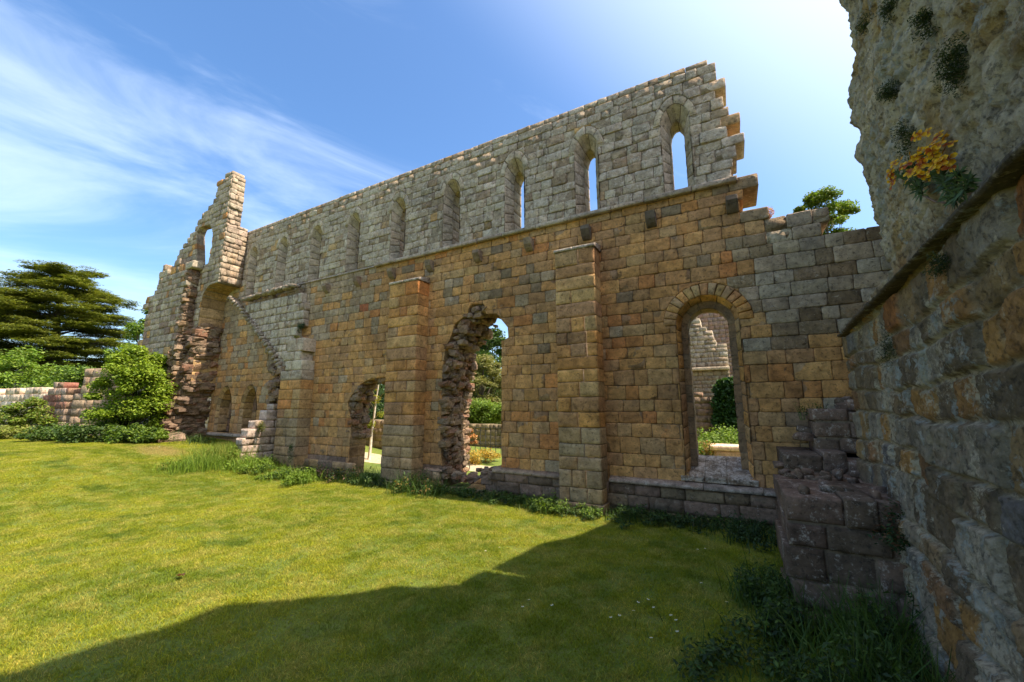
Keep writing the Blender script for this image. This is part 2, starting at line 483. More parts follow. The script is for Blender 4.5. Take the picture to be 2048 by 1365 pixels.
def boxstone(acc, fr, u0, u1, z0, z1, dF, dB, col, seed=0, step=.06, slope=0.0):
    """free-standing worn block; slope drops the front top edge"""
    G = np.stack(np.meshgrid(axis(u0, u1, step, .014), axis(z0, z1, step, .014), indexing='ij'), -1)
    nu, nv = G.shape[:2]
    P = G.reshape(-1, 2); 
    J = np.tile(np.arange(nv), nu)
    d = np.full(len(P), dF) + fbm(np.concatenate([P * 10, np.full((len(P), 1), seed * 1.3)], 1), 3, seed) * .009
    I = np.repeat(np.arange(nu), nv); e = np.minimum(np.minimum(I, nu - 1 - I), np.minimum(J, nv - 1 - J))
    d -= (e == 0) * .014
    P = P.copy()
    P[:, 1] -= slope * (P[:, 1] - z0) / (z1 - z0)
    front = fr.w(P[:, 0], P[:, 1], d)
    P3 = G.reshape(-1, 2); back = fr.w(P3[:, 0], P3[:, 1], np.full(len(P), dB))
    F4 = grid_faces(nu, nv); ed = ring_edges(F4); n = len(P)
    acc.add(np.concatenate([front, back]), np.concatenate([F4, F4[:, ::-1] + n, np.array([[b, a, n + a, n + b] for a, b in ed])]), col)

# ---------------------------------------------------------------- stone colours (real colour of each stone)
def jc(c, v=.12, s=.04):
    v *= .8
    k = 1 + random.uniform(-v, v)
    return np.array([c[0] * k * (1 + random.uniform(-s, s)), c[1] * k, c[2] * k * (1 + random.uniform(-s, s))])
OCH = [(.50, .29, .10), (.46, .265, .105), (.53, .32, .12), (.38, .235, .115), (.41, .23, .085), (.36, .225, .12)]
ORG = [(.46, .215, .07), (.42, .18, .06), (.39, .20, .08)]
RED = [(.27, .085, .045), (.31, .12, .06)]
GRY = [(.385, .345, .275), (.42, .385, .315), (.35, .31, .245), (.375, .33, .255), (.33, .295, .24)]
DRK = [(.21, .165, .11), (.24, .19, .125), (.25, .195, .13)]
PUR = [(.19, .14, .105), (.23, .17, .13), (.16, .12, .09)]
GRL = [(.325, .275, .195), (.30, .25, .17), (.345, .295, .215), (.28, .235, .165)]
BUF = [(.40, .29, .15), (.37, .27, .155), (.43, .30, .14)]
def pick(L): return random.choice(L)
def colA(rgb, l): return np.array([rgb[0], rgb[1], rgb[2], l])
def col_upper(u, z):
    r = random.random()
    if r < .05: return colA(jc(pick(BUF)), .5)
    if r < .14: return colA(jc((.30, .24, .17)), .6)
    return colA(jc(pick(GRY), .13), .75)
def col_lower(u, z):
    g = 0.03
    if z > 2.2: g = max(g, .75 * float(sst(-8.6, -11.0, u)) * float(sst(2.4, 4.2, z)))
    g = max(g, .8 * float(sst(-7.4, -8.2, u)) * float(sst(3.3, 4.6, z)))
    g = max(g, .95 * float(sst(.0, .7, u)) * float(sst(2.2, 3.1, z)))
    if u > .5 and z > 2.6: g = 1
    d = .015
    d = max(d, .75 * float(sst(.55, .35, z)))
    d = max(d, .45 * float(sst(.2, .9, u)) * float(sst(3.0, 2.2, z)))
    if 3.2 < z < 4.6 and -6.1 < u < -2.8: g = max(g, .12); d = max(d, .16)
    if z > 4.6 and -7.8 < u < .2: g = .02
    r = random.random()
    if u > .3 and r < g: return colA(jc(pick(GRY + DRK)), .55)
    if r < g: return colA(jc(pick(GRL)) * .8 + np.array([.38, .27, .15]) * .2, .6)
    r = random.random()
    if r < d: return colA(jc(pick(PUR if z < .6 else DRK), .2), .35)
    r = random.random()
    if r < .005: return colA(jc(pick(RED)), .1)
    mean = np.array([.42, .265, .125])
    if r < .07: return colA(jc(pick(ORG)) * .7 + mean * .3, .15)
    if r < .26: return colA(jc(pick(BUF)) * .65 + mean * .35, .3)
    return colA(jc(pick(OCH), .14) * .58 + mean * .42, .22)
def col_buff(u, z): return colA(jc(pick(BUF + OCH[:4]), .1), .2)
def col_butt(u, z):
    if z < 1.25: return colA(jc(pick([(.34, .27, .16), (.31, .25, .16), (.37, .27, .15)]), .12), .4)
    r = random.random()
    if r < .012: return colA(jc(pick(ORG)), .1)
    if r < .07: return colA(jc(pick(ORG)) * .75 + np.array([.1, .065, .03]), .1)
    return colA(jc(pick(OCH + BUF), .14), .18)
def col_gable(u, z):
    r = random.random()
    if z < 4.2 and r < .22: return colA(jc(pick(BUF)), .4)
    if r < .10: return colA(jc(pick(OCH + ORG[2:])), .3)
    if z < 5.2 and r < .3: return colA(jc((.27, .20, .16)), .4)
    return colA(jc(pick(GRY), .14), .6)
def col_reveal(u, z): return colA(jc(pick(BUF + [(.34, .25, .12)]), .12), .2)
def col_rubble(): 
    return colA(jc(pick([(.24, .18, .13), (.28, .215, .15), (.21, .16, .12), (.30, .22, .14), (.27, .22, .16), (.27, .165, .11)]), .2) * .80, .3)

FR = Frame((0, 7.0, 0), (1, 0, 0), (0, -1, 0))     # main wall front plane Y = 7

# ================================================================ MAIN WALL
main = empty('ruined_wall', (-7, 7, 0), 'long two storey ruined sandstone wall with a row of narrow pointed windows and corbels', 'ruined wall')
LX = [-.55, -2.2, -3.82, -5.52, -7.24, -8.93, -10.57, -12.25, -13.93]
def top_at(u): return 7.9 if u < -.75 and vn(np.array([u * 2.6, 0, 0]), 3) > -.66 else 7.68
endprof = [(7.7, -.06), (7.4, .14), (7.18, .34), (6.95, .20), (6.7, .22), (6.5, .36), (6.3, .43), (6.1, .36), (5.9, .50), (5.7, .38), (5.45, .48), (5.3, .52), (5.1, .50), (4.9, .36), (4.75, .40), (4.6, .75), (4.4, .78)]
def end_at(z):
    zs = [p[0] for p in endprof][::-1]; us = [p[1] for p in endprof][::-1]
    return float(np.interp(z, zs, us))
def keep_upper(u, z): return -15.6 < u < end_at(z) - .06 and z < top_at(u) + .02
def keep_lower(u, z):
    if z > 4.45: return u < end_at(z) - .04
    if z > 4.18: return u < 1.48
    return u < 2.4
mods = []
ops_up = [[(x, z) for x, z in pointed(cx, .24, 5.38, 6.74, 7.06)] for cx in LX]
ops_ring = []
for cx in LX:
    base = pointed(cx, .24, 5.30, 6.74, 7.06); ringo = pointed(cx, .37, 6.72, 6.74, 7.24)
    poly = [(cx - .24, 5.30), (cx - .24, 6.72)] + [p for p in ringo if p[1] >= 6.72] + [(cx + .24, 6.72), (cx + .24, 5.30)]
    ops_ring.append(poly)
acc = Acc()
masonry(acc, FR, rows_between(5.36, 7.72, .205, .2), -15.5, .75, keep_upper, .55, col_upper, ops_ring, .18, .42, jag=.03, rough=.013, pillow=.007, tilt=.009)
build('upper_masonry', acc, M_STONE, main)
# loose coping stones along the top
# broken openings
hole = [uz(*p) for p in [(886, 960), (880, 880), (884, 800), (884, 745), (890, 700), (905, 665), (908, 650), (935, 628), (940, 610), (968, 607), (972, 628), (995, 628), (1003, 640), (1015, 655), (1017, 680), (1003, 682), (1003, 930), (998, 940), (985, 946), (960, 958), (935, 975), (905, 990), (884, 1000)]]
door = [(-8.55, -.5), (-8.52, 1.3), (-8.72, 1.75), (-8.6, 1.95), (-8.25, 2.25), (-7.9, 2.36), (-7.1, 2.40), (-7.05, -.5)]
WC = -.30
win_open = roundarch(WC, .66, .62, 3.02)
win_open = [(WC - .46, .60)] + [(WC - .46, 3.0)] + [p for p in roundarch(WC, .66, 2.99, 3.0)] + [(WC + .46, 3.0), (WC + .46, .60)]
notch_n = [[(x, z) for x, z in pointed(cx, .47, .86, 1.62, 2.36)] for cx in (-14.70, -13.26)]
def ring_poly(o): return o
ops_low = [hole, door, win_open] + notch_n
acc = Acc()
NICHEX = -15.6
def keep_main(u, z):
    return keep_lower(u, z)
rows_low = rows_between(-.5, .42, .22) + rows_between(.42, 5.355, .225, .2)
gapscar = [(-11.75, 1.95), (-11.6, 2.2), (-11.75, 2.45), (-11.5, 2.7), (-11.9, 1.75)]
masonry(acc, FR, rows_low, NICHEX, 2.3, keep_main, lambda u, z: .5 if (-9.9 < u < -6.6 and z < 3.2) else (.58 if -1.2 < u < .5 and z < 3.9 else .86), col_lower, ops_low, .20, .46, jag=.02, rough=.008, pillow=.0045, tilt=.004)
build('lower_masonry', acc, M_STONE, main)

# pointed windows: voussoirs and splayed reveals
for i, cx in enumerate(LX):
    a = Acc()
    inn = pointed(cx, .235, 6.72, 6.74, 7.055); outl = pointed(cx, .365, 6.72, 6.74, 7.235)
    def cw(u, z): return colA(jc(pick(GRY[:2] + [(.38, .34, .27)]), .1), .6)
    ringstones(a, FR, inn, outl, .5, 6, cw, d0=.014)
    A = pointed(cx, .235, 5.34, 6.74, 7.05); B = pointed(cx + .0, .125, 5.46, 6.62, 6.86)
    loft(a, FR, A, B, .008, -.22, .24, cw)
    B2 = pointed(cx, .125, 5.46, 6.62, 6.86)
    loft(a, FR, B, B2, -.22, -.56, .24, cw)
    boxstone(a, FR, cx - .23, cx + .23, 5.34, 5.475, -.02, -.56, cw(0, 0), i, slope=.10)
    build('window_surround', a, M_STONE, main)

# string course
def string(u0, u1, z0, z1, proj, name='string_course', cf=None, dB=-.02, slope=.05, fr=FR):
    a = Acc(); u = u0; k = 0
    while u < u1 - .05:
        l = random.uniform(.5, .95); e = min(u + l, u1)
        if u1 - e < .3: e = u1
        boxstone(a, fr, u + .003, e - .003, z0 + random.uniform(-.006, .006), z1 + random.uniform(-.006, .006), proj * random.uniform(.85, 1.05), dB,
                 (cf or (lambda: colA(jc((.34, .30, .25)), .6)))(), k, slope=slope); u = e; k += 1
    return build(name, a, M_STONE, main)
string(-7.95, .32, 5.265, 5.40, .10)
string(-14.45, -11.45, 5.265, 5.37, .07)
string(-11.4, -8.0, 5.28, 5.37, .035)
# plinth moulding and footing
string(-4.28, -2.78, .40, .50, .12, 'plinth_moulding', lambda: colA(jc((.30, .24, .18)), .5))
string(-1.96, .66, .42, .52, .14, 'plinth_moulding', lambda: colA(jc((.27, .24, .21)), .75))
string(-7.0 + .95, -5.55, .30, .38, .08, 'plinth_moulding', lambda: colA(jc((.30, .24, .18)), .5))
a = Acc()
masonry(a, Frame((0, 6.91, 0), (1, 0, 0), (0, -1, 0)), rows_between(-.55, .40, .21), -5.3, 1.5,
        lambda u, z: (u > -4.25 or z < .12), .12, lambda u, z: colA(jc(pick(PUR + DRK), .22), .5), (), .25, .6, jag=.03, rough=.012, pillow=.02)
masonry(a, Frame((0, 6.93, 0), (1, 0, 0), (0, -1, 0)), rows_between(-.3, .30, .2), -11.3, -5.6,
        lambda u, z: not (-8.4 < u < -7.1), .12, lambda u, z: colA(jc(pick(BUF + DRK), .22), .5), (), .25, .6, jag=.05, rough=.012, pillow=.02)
build('footing', a, M_STONE, main)

# corbels
for i, (px, py) in enumerate([(1464, 408), (1301, 438), (1171, 465), (1056, 489), (953, 512), (857, 532), (781, 548), (712, 563), (650, 577), (598, 588), (545, 600)]):
    u, z = uz(px, py, 6.9); a = Acc()
    cc = colA(jc((.13, .11, .09) if i < 3 else (.22, .18, .13)), .3)
    hw = .085; prof = [(0, -.13), (.06, -.12), (.12, -.07), (.17, 0), (.19, .05), (.19, .13), (0, .13)]
    n = len(prof); V = []
    for s in (-hw, -hw + .012, hw - .012, hw):
        for d, zz in prof:
            k = .94 if abs(s) == hw else 1
            V.append(FR.w(u + s, z + zz * k, d * k - .03 + .006 * math.sin(i * 3 + zz * 40)))
    Q = []
    for s in range(3):
        for k in range(n - 1): Q.append([s * n + k, s * n + k + 1, (s + 1) * n + k + 1, (s + 1) * n + k])
    for s in (0, 3):
        for k in range(1, n - 1):
            t = [s * n, s * n + k, s * n + k + 1]; 
            if s == 0: t = t[::-1]
            Q.append(t + [t[2]])
    a.add(np.array(V), np.array(Q), cc)
    build('corbel', a, M_STONE, main, smooth=False)

# buttresses
def buttress(u0, u1, zt, proj, capped=True, ragged=False):
    a = Acc(); fr = Frame((0, 7.0 - proj, 0), (1, 0, 0), (0, -1, 0)); k = 0
    for (z0, z1) in rows_between(-.4, zt, .25, .14):
        ex = .035 if z1 < .25 else (.0)
        if ragged and z0 > zt - .9:
            uu = u0 + random.uniform(0, .2); ue = u1 - random.uniform(0, .18)
        else: uu = u0; ue = u1
        if random.random() < .25 and not ragged: cuts = [uu - ex, ue + ex]
        else:
            m = uu + (ue - uu) * random.uniform(.32, .68); cuts = [uu - ex, m, ue + ex]
            if random.random() < .25: cuts = [uu - ex, uu + (ue - uu) * random.uniform(.25, .4), uu + (ue - uu) * random.uniform(.6, .75), ue + ex]
        for c0, c1 in zip(cuts[:-1], cuts[1:]):
            G = np.stack(np.meshgrid(axis(c0 + .005, c1 - .005, .05), axis(z0 + .005, z1 - .005, .05), indexing='ij'), -1)
            stone(a, fr, G, proj + .03, col_butt((c0 + c1) / 2, (z0 + z1) / 2) if not ragged or z0 < 2.2 else colA(jc(pick(GRY)), .7), ex * .8, .013, .006, (), None, k); k += 1
        m = MORTAR.copy(); m[:3] *= .8
        V = [fr.w(x, z, d) for d in (ex - .02, -proj - .02) for x, z in ((uu - ex + .014, z0), (ue + ex - .014, z0), (ue + ex - .014, z1 - .002), (uu - ex + .014, z1 - .002))]
        a.add(np.array(V), np.array([[0, 1, 2, 3], [1, 5, 6, 2], [4, 0, 3, 7], [3, 2, 6, 7]]), m)
    p = build('buttress', a, M_STONE, main)
    if capped:
        b = Acc(); cu = (u0 + u1) / 2
        boxstone(b, fr, u0 - .02, cu - .03, zt, zt + .15, .022, -proj - .02, colA((.33, .30, .26), .8), 3, slope=.09)
        boxstone(b, fr, cu - .025, u1 + .02, zt, zt + .15, .018, -proj - .02, colA((.31, .28, .25), .8), 4, slope=.09)
        c = build('coping', b, M_STONE, None, origin=main.location); c.parent = p; c.location = (0, 0, 0)
    return p
buttress(-2.76, -2.0, 4.52, .36)
buttress(-7.04, -6.12, 4.55, .36)
buttress(-11.1, -10.15, 3.55, .38, capped=False, ragged=True)

# round headed window at the right
a = Acc()
def cb(u, z): return colA(jc(pick(BUF + OCH[:4]), .12), .15)
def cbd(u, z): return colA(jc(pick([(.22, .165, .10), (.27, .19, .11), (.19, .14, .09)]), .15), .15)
ringstones(a, FR, [p for p in roundarch(WC, .455, 2.98, 3.0)][7:-7], [p for p in roundarch(WC, .655, 2.98, 3.0)][7:-7], .6, 15, cb, d0=.012)
A = roundarch(WC, .455, .60, 3.0); B = roundarch(WC, .40, .66, 3.0)
loft(a, FR, A, B, .008, -.20, .25, cb)
# inner order: flat face then reveal
C1 = roundarch(WC, .40, .72, 3.0); C2 = roundarch(WC, .30, .72, 2.98)
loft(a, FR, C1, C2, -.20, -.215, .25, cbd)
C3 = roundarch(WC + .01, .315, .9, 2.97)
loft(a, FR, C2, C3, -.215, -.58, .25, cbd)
zb_ = onY(1436, 912, 7.58)[2]
for k, (ua, ub_) in enumerate([(-.54, -.20), (-.195, .10), (.105, .51)]):
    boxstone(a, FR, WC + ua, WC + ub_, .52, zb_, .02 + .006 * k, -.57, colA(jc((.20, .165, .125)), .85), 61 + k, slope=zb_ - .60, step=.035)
build('arched_window_surround', a, M_STONE, main)

# rubble in the broken reveals
def rubble_fill(name, rects, n, r0, r1, parent):
    a = Acc(); k = 0
    for (x0, x1, y0, y1, z0, z1) in rects:
        vol = max(.1, (y1 - y0) * (z1 - z0) + (x1 - x0) * (z1 - z0) * .3)
        for _ in range(int(n * vol)):
            c = (random.uniform(x0, x1), random.uniform(y0, y1), random.uniform(z0, z1)); r = r0 + (r1 * 1.25 - r0) * random.random() ** 1.8
            lump(a, c, (r * random.uniform(.9, 1.5), r * random.uniform(1, 1.6), r * random.uniform(.55, .9)), col_rubble(), k); k += 1
    return build(name, a, M_STONE, parent, smooth=False)
rects = []
hl = [(.2, -5.50), (.9, -5.56), (1.6, -5.52), (2.1, -5.50), (2.6, -5.42), (3.0, -5.32), (3.3, -5.12), (3.55, -4.95), (3.75, -4.7), (3.8, -4.4)]
for (za, xa), (zb, xb) in zip(hl[:-1], hl[1:]):
    rects.append((min(xa, xb) - .12, max(xa, xb) - .04, 7.06, 7.84, za - .03, zb + .05))
rects.append((-5.4, -4.3, 7.1, 7.8, .05, .22)); rects.append((-4.85, -4.15, 7.2, 7.8, .28, .40))
rubble_fill('rubble_core', rects, 330, .03, .085, main)
rubble_fill('rubble_core', [(-8.66, -8.52, 7.05, 7.5, .9, 1.9), (-8.6, -8.3, 7.05, 7.5, 1.85, 2.3), (-8.3, -7.1, 7.05, 7.5, 2.28, 2.4)], 340, .03, .085, main)
rubble_fill('rubble_core', [(-11.95, -11.15, 6.86, 7.02, 1.7, 2.9)], 160, .06, .12, main)

# blind niches at the left end
for cx in (-14.70, -13.26):
    a = Acc()
    A = pointed(cx, .465, .86, 1.62, 2.35); B = pointed(cx, .40, .86, 1.62, 2.24); 
    loft(a, FR, A, B, .01, -.07, .25, col_reveal); C_ = pointed(cx, .385, .86, 1.62, 2.21)
    loft(a, FR, B, C_, -.07, -.34, .25, col_reveal)
    masonry(a, Frame((0, 7.33, 0), (1, 0, 0), (0, -1, 0)), rows_between(.75, 2.5, .25), cx - .5, cx + .5, lambda u, z: True, .3,
            lambda u, z: colA(jc(pick([(.26, .17, .10), (.30, .20, .11), (.22, .15, .11)])), .1), (), .25, .45)
    build('niche', a, M_STONE, main)
string(-15.5, -12.4, .74, .86, .07, 'niche_sill', lambda: colA(jc((.34, .31, .27)), .6))

# thicker grey remnant above the roof scar
rem = [uz(*p, 6.82) for p in [(466, 600), (492, 596), (520, 588), (603, 572), (603, 640), (585, 700), (570, 760), (556, 745), (532, 690), (500, 640)]]
fr2 = Frame((0, 6.82, 0), (1, 0, 0), (0, -1, 0)); a = Acc()
masonry(a, fr2, rows_between(2.2, 4.95, .23), -15.2, -10.6, lambda u, z: bool(inpoly(np.array([u, z]), rem)), .2,
        lambda u, z: colA(jc(pick(GRY), .15), .8), (), .22, .42, jag=.04, rough=.014, pillow=.022)
u_, z_ = uz(470, 598, 6.8)
build('roof_scar_masonry', a, M_STONE, main)
# weathered coping running down the scar
a = Acc(); pts = [uz(*p, 6.8) for p in [(462, 597), (480, 614), (500, 640), (518, 664), (536, 690), (556, 722), (572, 752)]]
for k, ((ua, za), (ub, zb)) in enumerate(zip(pts[:-1], pts[1:])):
    for t in np.linspace(0, 1, 5)[:-1]:
        c = (ua + (ub - ua) * t, 6.80, za + (zb - za) * t)
        lump(a, c, (.10, .10, .055), colA(jc((.25, .22, .18), .3), .7), k * 5 + int(t * 9))
pts = [uz(*p, 6.78) for p in [(492, 600), (520, 590), (560, 580), (603, 568)]]
for k, ((ua, za), (ub, zb)) in enumerate(zip(pts[:-1], pts[1:])):
    for t in np.linspace(0, 1, 4)[:-1]:
        c = (ua + (ub - ua) * t, 6.80, za + (zb - za) * t); lump(a, c, (.20, .12, .05), colA(jc((.26, .23, .19), .3), .7), k * 7 + int(t * 9))
build('roof_scar_coping', a, M_STONE, main)

# ================================================================ STUB WALL (projecting, half in the sun)
stub = empty('wall_stub', (-11.4, 6.4, .1), 'short stepped stub of grey blocks projecting from the long wall, outer end in the sun', 'wall stub')
fs = Frame((-11.25, 0, 0), (0, 1, 0), (1, 0, 0))         # face looks along +X, u = Y
stp = [(5.72, .75), (5.95, .95), (6.15, 1.15), (6.35, 1.4), (6.6, 1.66), (7.2, 1.7)]
def keep_stub(u, z): return u > 5.88 and z < np.interp(u, [p[0] for p in stp], [p[1] for p in stp]) + .02
a = Acc(); 
masonry(a, fs, rows_between(-.2, 1.75, .23), 5.88, 6.98, keep_stub, .34, lambda u, z: colA(jc((.40, .35, .31), .12), .7), (), .24, .46, jag=.02, rough=.012, pillow=.02)
build('stub_masonry', a, M_STONE, stub)

# ================================================================ GABLE
gable = empty('gable_wall', (-16.5, 6.3, .6), 'tall pointed fragment of a gable wall at the left end with a broken arch below', 'gable wall')
GY = 6.3
FG = Frame((0, GY, 0), (1, 0, 0), (0, -1, 0))
gp = [uz(*p, GY) for p in [(455, 343), (462, 347), (470, 470)]]
gl = [uz(*p, GY) for p in [(452, 345), (436, 370), (428, 395), (413, 420), (396, 440), (385, 465), (368, 492), (358, 515), (345, 535), (335, 560), (328, 590), (312, 610), (308, 640), (300, 690), (296, 760), (292, 880)]]
gz = np.array([p[1] for p in gl])[::-1]; gx = np.array([p[0] for p in gl])[::-1]
def gleft(z): return float(np.interp(z, gz, gx))
def gright(z): return -14.46 + (.05 * math.sin(z * 9)) 
def keep_g(u, z): return gleft(z) < u and z < 9.66
gop = [(-15.44, 5.15), (-15.40, 5.35), (-15.28, 5.52), (-15.1, 5.64), (-14.9, 5.69), (-14.2, 5.70), (-14.2, -.5), (-15.95, -.5), (-15.9, 1.2), (-15.75, 2.2), (-15.55, 3.2), (-15.44, 4.2)]
gw = [uz(*p, GY) for p in [(393, 468), (398, 455), (420, 449), (426, 460), (424, 490), (416, 527), (394, 537)]]
a = Acc()
masonry(a, FG, rows_between(0.2, 9.7, .20, .2), -20.5, -14.45, keep_g, lambda u, z: (.26 if (u < -15.45 and z > 6.6) else (.68 if z < 7.75 else .42)), col_gable, [gop, gw], .16, .40, jag=.05, endjit=.015, rough=.015, pillow=.014, tilt=.012)
FE = Frame((-14.42, 0, 0), (0, 1, 0), (1, 0, 0))
masonry(a, FE, rows_between(5.72, 7.78, .2, .25), 6.31, 6.97, lambda u, z: True, .12, lambda u, z: colA(jc(pick(GRY + [(.42, .36, .29)])), .5), (), .16, .36, jag=.04, rough=.016, pillow=.012, tilt=.03)
masonry(a, FE, rows_between(7.78, 9.55, .19, .25), 6.31, 6.72, lambda u, z: True, .12, lambda u, z: colA(jc(pick(GRY + [(.42, .36, .29)])), .5), (), .14, .3, jag=.04, rough=.016, pillow=.012, tilt=.035)
build('gable_masonry', a, M_STONE, gable)
# thicker left part with its broken side
FP = Frame((0, 5.98, 0), (1, 0, 0), (0, -1, 0)); a = Acc()
def keep_p(u, z): return gleft(z) + .12 < u < np.interp(z, [0, 3.5, 5.5, 7.0], [-16.35, -16.2, -15.95, -15.75]) and z < 6.75 - .4 * abs(math.sin(u * 3))
masonry(a, FP, rows_between(.2, 6.8, .225, .18), -20.4, -15.6, keep_p, .33, col_gable, (), .22, .5, jag=.06, rough=.015, pillow=.014, tilt=.012)
build('gable_pier', a, M_STONE, gable)
a = Acc()
loft(a, FG, [(-15.43, z) for z in np.linspace(2.4, 5.15, 12)] + [(-15.40, 5.35), (-15.28, 5.52), (-15.1, 5.64), (-14.9, 5.685), (-14.6, 5.69)],
     [(-15.43, z) for z in np.linspace(2.4, 5.15, 12)] + [(-15.40, 5.35), (-15.28, 5.52), (-15.1, 5.64), (-14.9, 5.685), (-14.6, 5.69)], .01, -.70, .36, col_reveal)
build('arch_reveal', a, M_STONE, gable)
rubble_fill('rubble_core', [(-15.95, -15.85, 6.3, 6.95, .6, 1.6), (-15.85, -15.7, 6.25, 6.95, 1.5, 2.4), (-15.7, -15.52, 6.25, 6.95, 2.2, 3.4), (-15.55, -15.46, 6.28, 6.9, 3.3, 4.3)], 420, .04, .12, gable)
rubble_fill('rubble_core', [(-16.25, -15.85, 6.0, 6.3, .5, 3.6)], 300, .04, .12, gable)
rubble_fill('rubble_core', [(-16.0, -15.9, 6.05, 6.3, 3.5, 6.4)], 260, .04, .10, gable)
rubble_fill('fallen_stones', [(-16.4, -15.0, 5.7, 6.4, .55, .75)], 60, .10, .2, gable)

# ================================================================ NEAR WALL ON THE RIGHT
near = empty('rubble_wall', (1.2, 4, 0), 'tall rough lichen covered rubble wall rising close by on the right', 'ruined wall')
prof_px = [(1665, 0), (1672, 40), (1690, 75), (1698, 110), (1702, 170), (1698, 230), (1700, 288), (1712, 300), (1704, 350), (1712, 372), (1716, 420), (1730, 470), (1742, 520), (1758, 560)]
pp = [onW(*p) for p in prof_px]
ez = np.array([5.9 if False else p[2] for p in pp][::-1]); ey = np.array([p[1] for p in pp][::-1])
ZS = 2.465                                      # height of the sloping dark moulding
ez = np.concatenate([[ZS - .02], ez, [7.8]]); ey = np.concatenate([[5.7], ey, [ey[-1] - .25]])
def end_y(z): return np.where(z < ZS, 5.75, np.interp(z, ez, ey))
SH = [(0, 1360), (98, 1326), (220, 1287), (293, 1270), (366, 1248), (439, 1214), (488, 1206), (552, 1209), (586, 1197), (723, 1184), (791, 1170), (874, 1189), (903, 1182), (952, 1148), (1000, 1128), (1080, 1087), (1170, 1062)]
sy, shh = [], []
for p in SH:
    d, _ = ray(*p); s = -EYE / d[2]; X0, Y0 = d[0] * s, d[1] * s
    kx, ky, kz = SD[0] / SD[2], SD[1] / SD[2], 1.0
    t = (WX0 + .36 + WK * Y0 - X0) / (kx - WK * ky); sy.append(Y0 + ky * t); shh.append(t)
def top_y(y):
    return np.interp(y, sy, shh)
print('near wall top', [(round(a_, 2), round(b_, 2)) for a_, b_ in zip(sy, shh)], 'ZS', ZS)
# stones: irregular courses
st = .0125
ys = np.arange(1.35, 7.06, st); zs = np.arange(-.35, 5.75, st)
Yg, Zg = np.meshgrid(ys, zs, indexing='ij')
def coursed(Y, Z, h=.23, wd=.36, seed=1, warp=.05):
    q = np.stack([Y * 1.1, Z * 1.1, Y * 0], -1)
    Yw = Y + warp * fbm(q * 1.7, 2, 41 + seed); Zw = Z + warp * .8 * fbm(q * 1.5, 2, 51 + seed)
    bnd = [-1.0]; r = random.Random(seed)
    while bnd[-1] < 8: bnd.append(bnd[-1] + h * r.uniform(.6, 1.35))
    bnd = np.array(bnd); row = np.clip(np.searchsorted(bnd, Zw) - 1, 0, len(bnd) - 2)
    hz = bnd[row + 1] - bnd[row]; fz = (Zw - bnd[row]) / hz
    dmin = np.minimum(fz, 1 - fz) * hz; cell = np.zeros(Y.shape, int); du = np.zeros(Y.shape)
    for rr in range(len(bnd) - 1):
        m = row == rr
        if not m.any(): continue
        cuts = [-2.0 - r.random()]
        while cuts[-1] < 9: cuts.append(cuts[-1] + wd * r.uniform(.5, 1.55))
        cuts = np.array(cuts); y = Yw[m]; k = np.searchsorted(cuts, y) - 1
        du[m] = np.minimum(y - cuts[k], cuts[k + 1] - y); cell[m] = rr * 100 + k
    return np.minimum(dmin, du), cell
dist, cell = coursed(Yg, Zg, .21, .34, 3, .10)
P3 = np.stack([Yg, Zg, Yg * 0], -1)
up = sst(ZS - .02, ZS + .25, Zg)                    # eroded upper part
rnd = _h(cell, cell * 0 + 7, cell * 0, 5); rnd2 = _h(cell, cell * 0 + 9, cell * 0, 6)
joint = sst(.0, .026, dist)
base = (joint - 1) * .034 * (1 - .75 * up) + (rnd - .5) * .035 * joint * (1 - .8 * up)
rough_ = fbm(P3 * 6, 5, 60, .55) * (.012 + .016 * up) + fbm(P3 * 24, 4, 70, .65) * (.016 + .010 * up)
slump = fbm(P3 * np.array([1.3, .8, 1]), 4, 80) * .04 * (.5 + .5 * up)
# diagonal gullies in the weathered upper part
gd = fbm(np.stack([Yg * 5 + Zg * 1.8, Zg * 1.3 - Yg * .6, Yg * 0], -1), 4, 90)
gul = -np.clip(.10 - np.abs(gd), 0, 1) * .30 * up
pit = -sst(.34, .6, fbm(P3 * 9, 3, 95)) * .028 * (.3 + up)
disp = base + rough_ + slump + gul + pit + .05 * up * sst(3, 5, Zg)
batter = .10 * sst(1.6, -.3, Zg)
endy = end_y(Zg)
# round the surface back towards the ragged end
edge = endy - Yg + .045 * fbm(P3 * 4, 3, 98)
disp = disp - .16 * sst(.35, 0, edge) * up
X = WX0 + WK * Yg - disp - batter
V = np.stack([X, Yg, Zg], -1)
pal = np.array(OCH[:2] + GRY + GRY[:3] + BUF + DRK + DRK + [(.30, .22, .13), (.34, .20, .10), (.21, .20, .20), (.24, .23, .21)]) * .95
ci = (rnd2 * len(pal)).astype(int) % len(pal); Cc = pal[ci]
hot = (_h(cell, cell * 0 + 3, cell * 0, 8) > .95); Cc = np.where(hot[..., None], np.array([.42, .19, .07]), Cc)
Cc = Cc * .85; mort = np.array([.34, .295, .215]); Cc = Cc * joint[..., None] + mort * (1 - joint[..., None])
upc = np.array([.52, .465, .35]) * (1 + .25 * fbm(P3 * 2.5, 4, 33))[..., None]
och = sst(.05, .35, fbm(P3 * 3.1, 4, 34)); upc = upc * (1 - och[..., None]) + np.array([.40, .30, .15]) * och[..., None]
rust = sst(.62, .8, vn(np.stack([Yg * 9, Zg * .8, Yg * 0], -1), 44)) * sst(4.2, 3.4, Zg) * sst(3.9, 4.7, Yg) * up
Cc = Cc * (1 - up[..., None]) + upc * up[..., None]
Cc = Cc * (1 - rust[..., None]) + np.array([.38, .12, .06]) * rust[..., None]
lich = .36 + .14 * up + .5 * fbm(P3 * 1.6, 3, 35) + .25 * (1 - joint) * (1 - up) + .12 * up
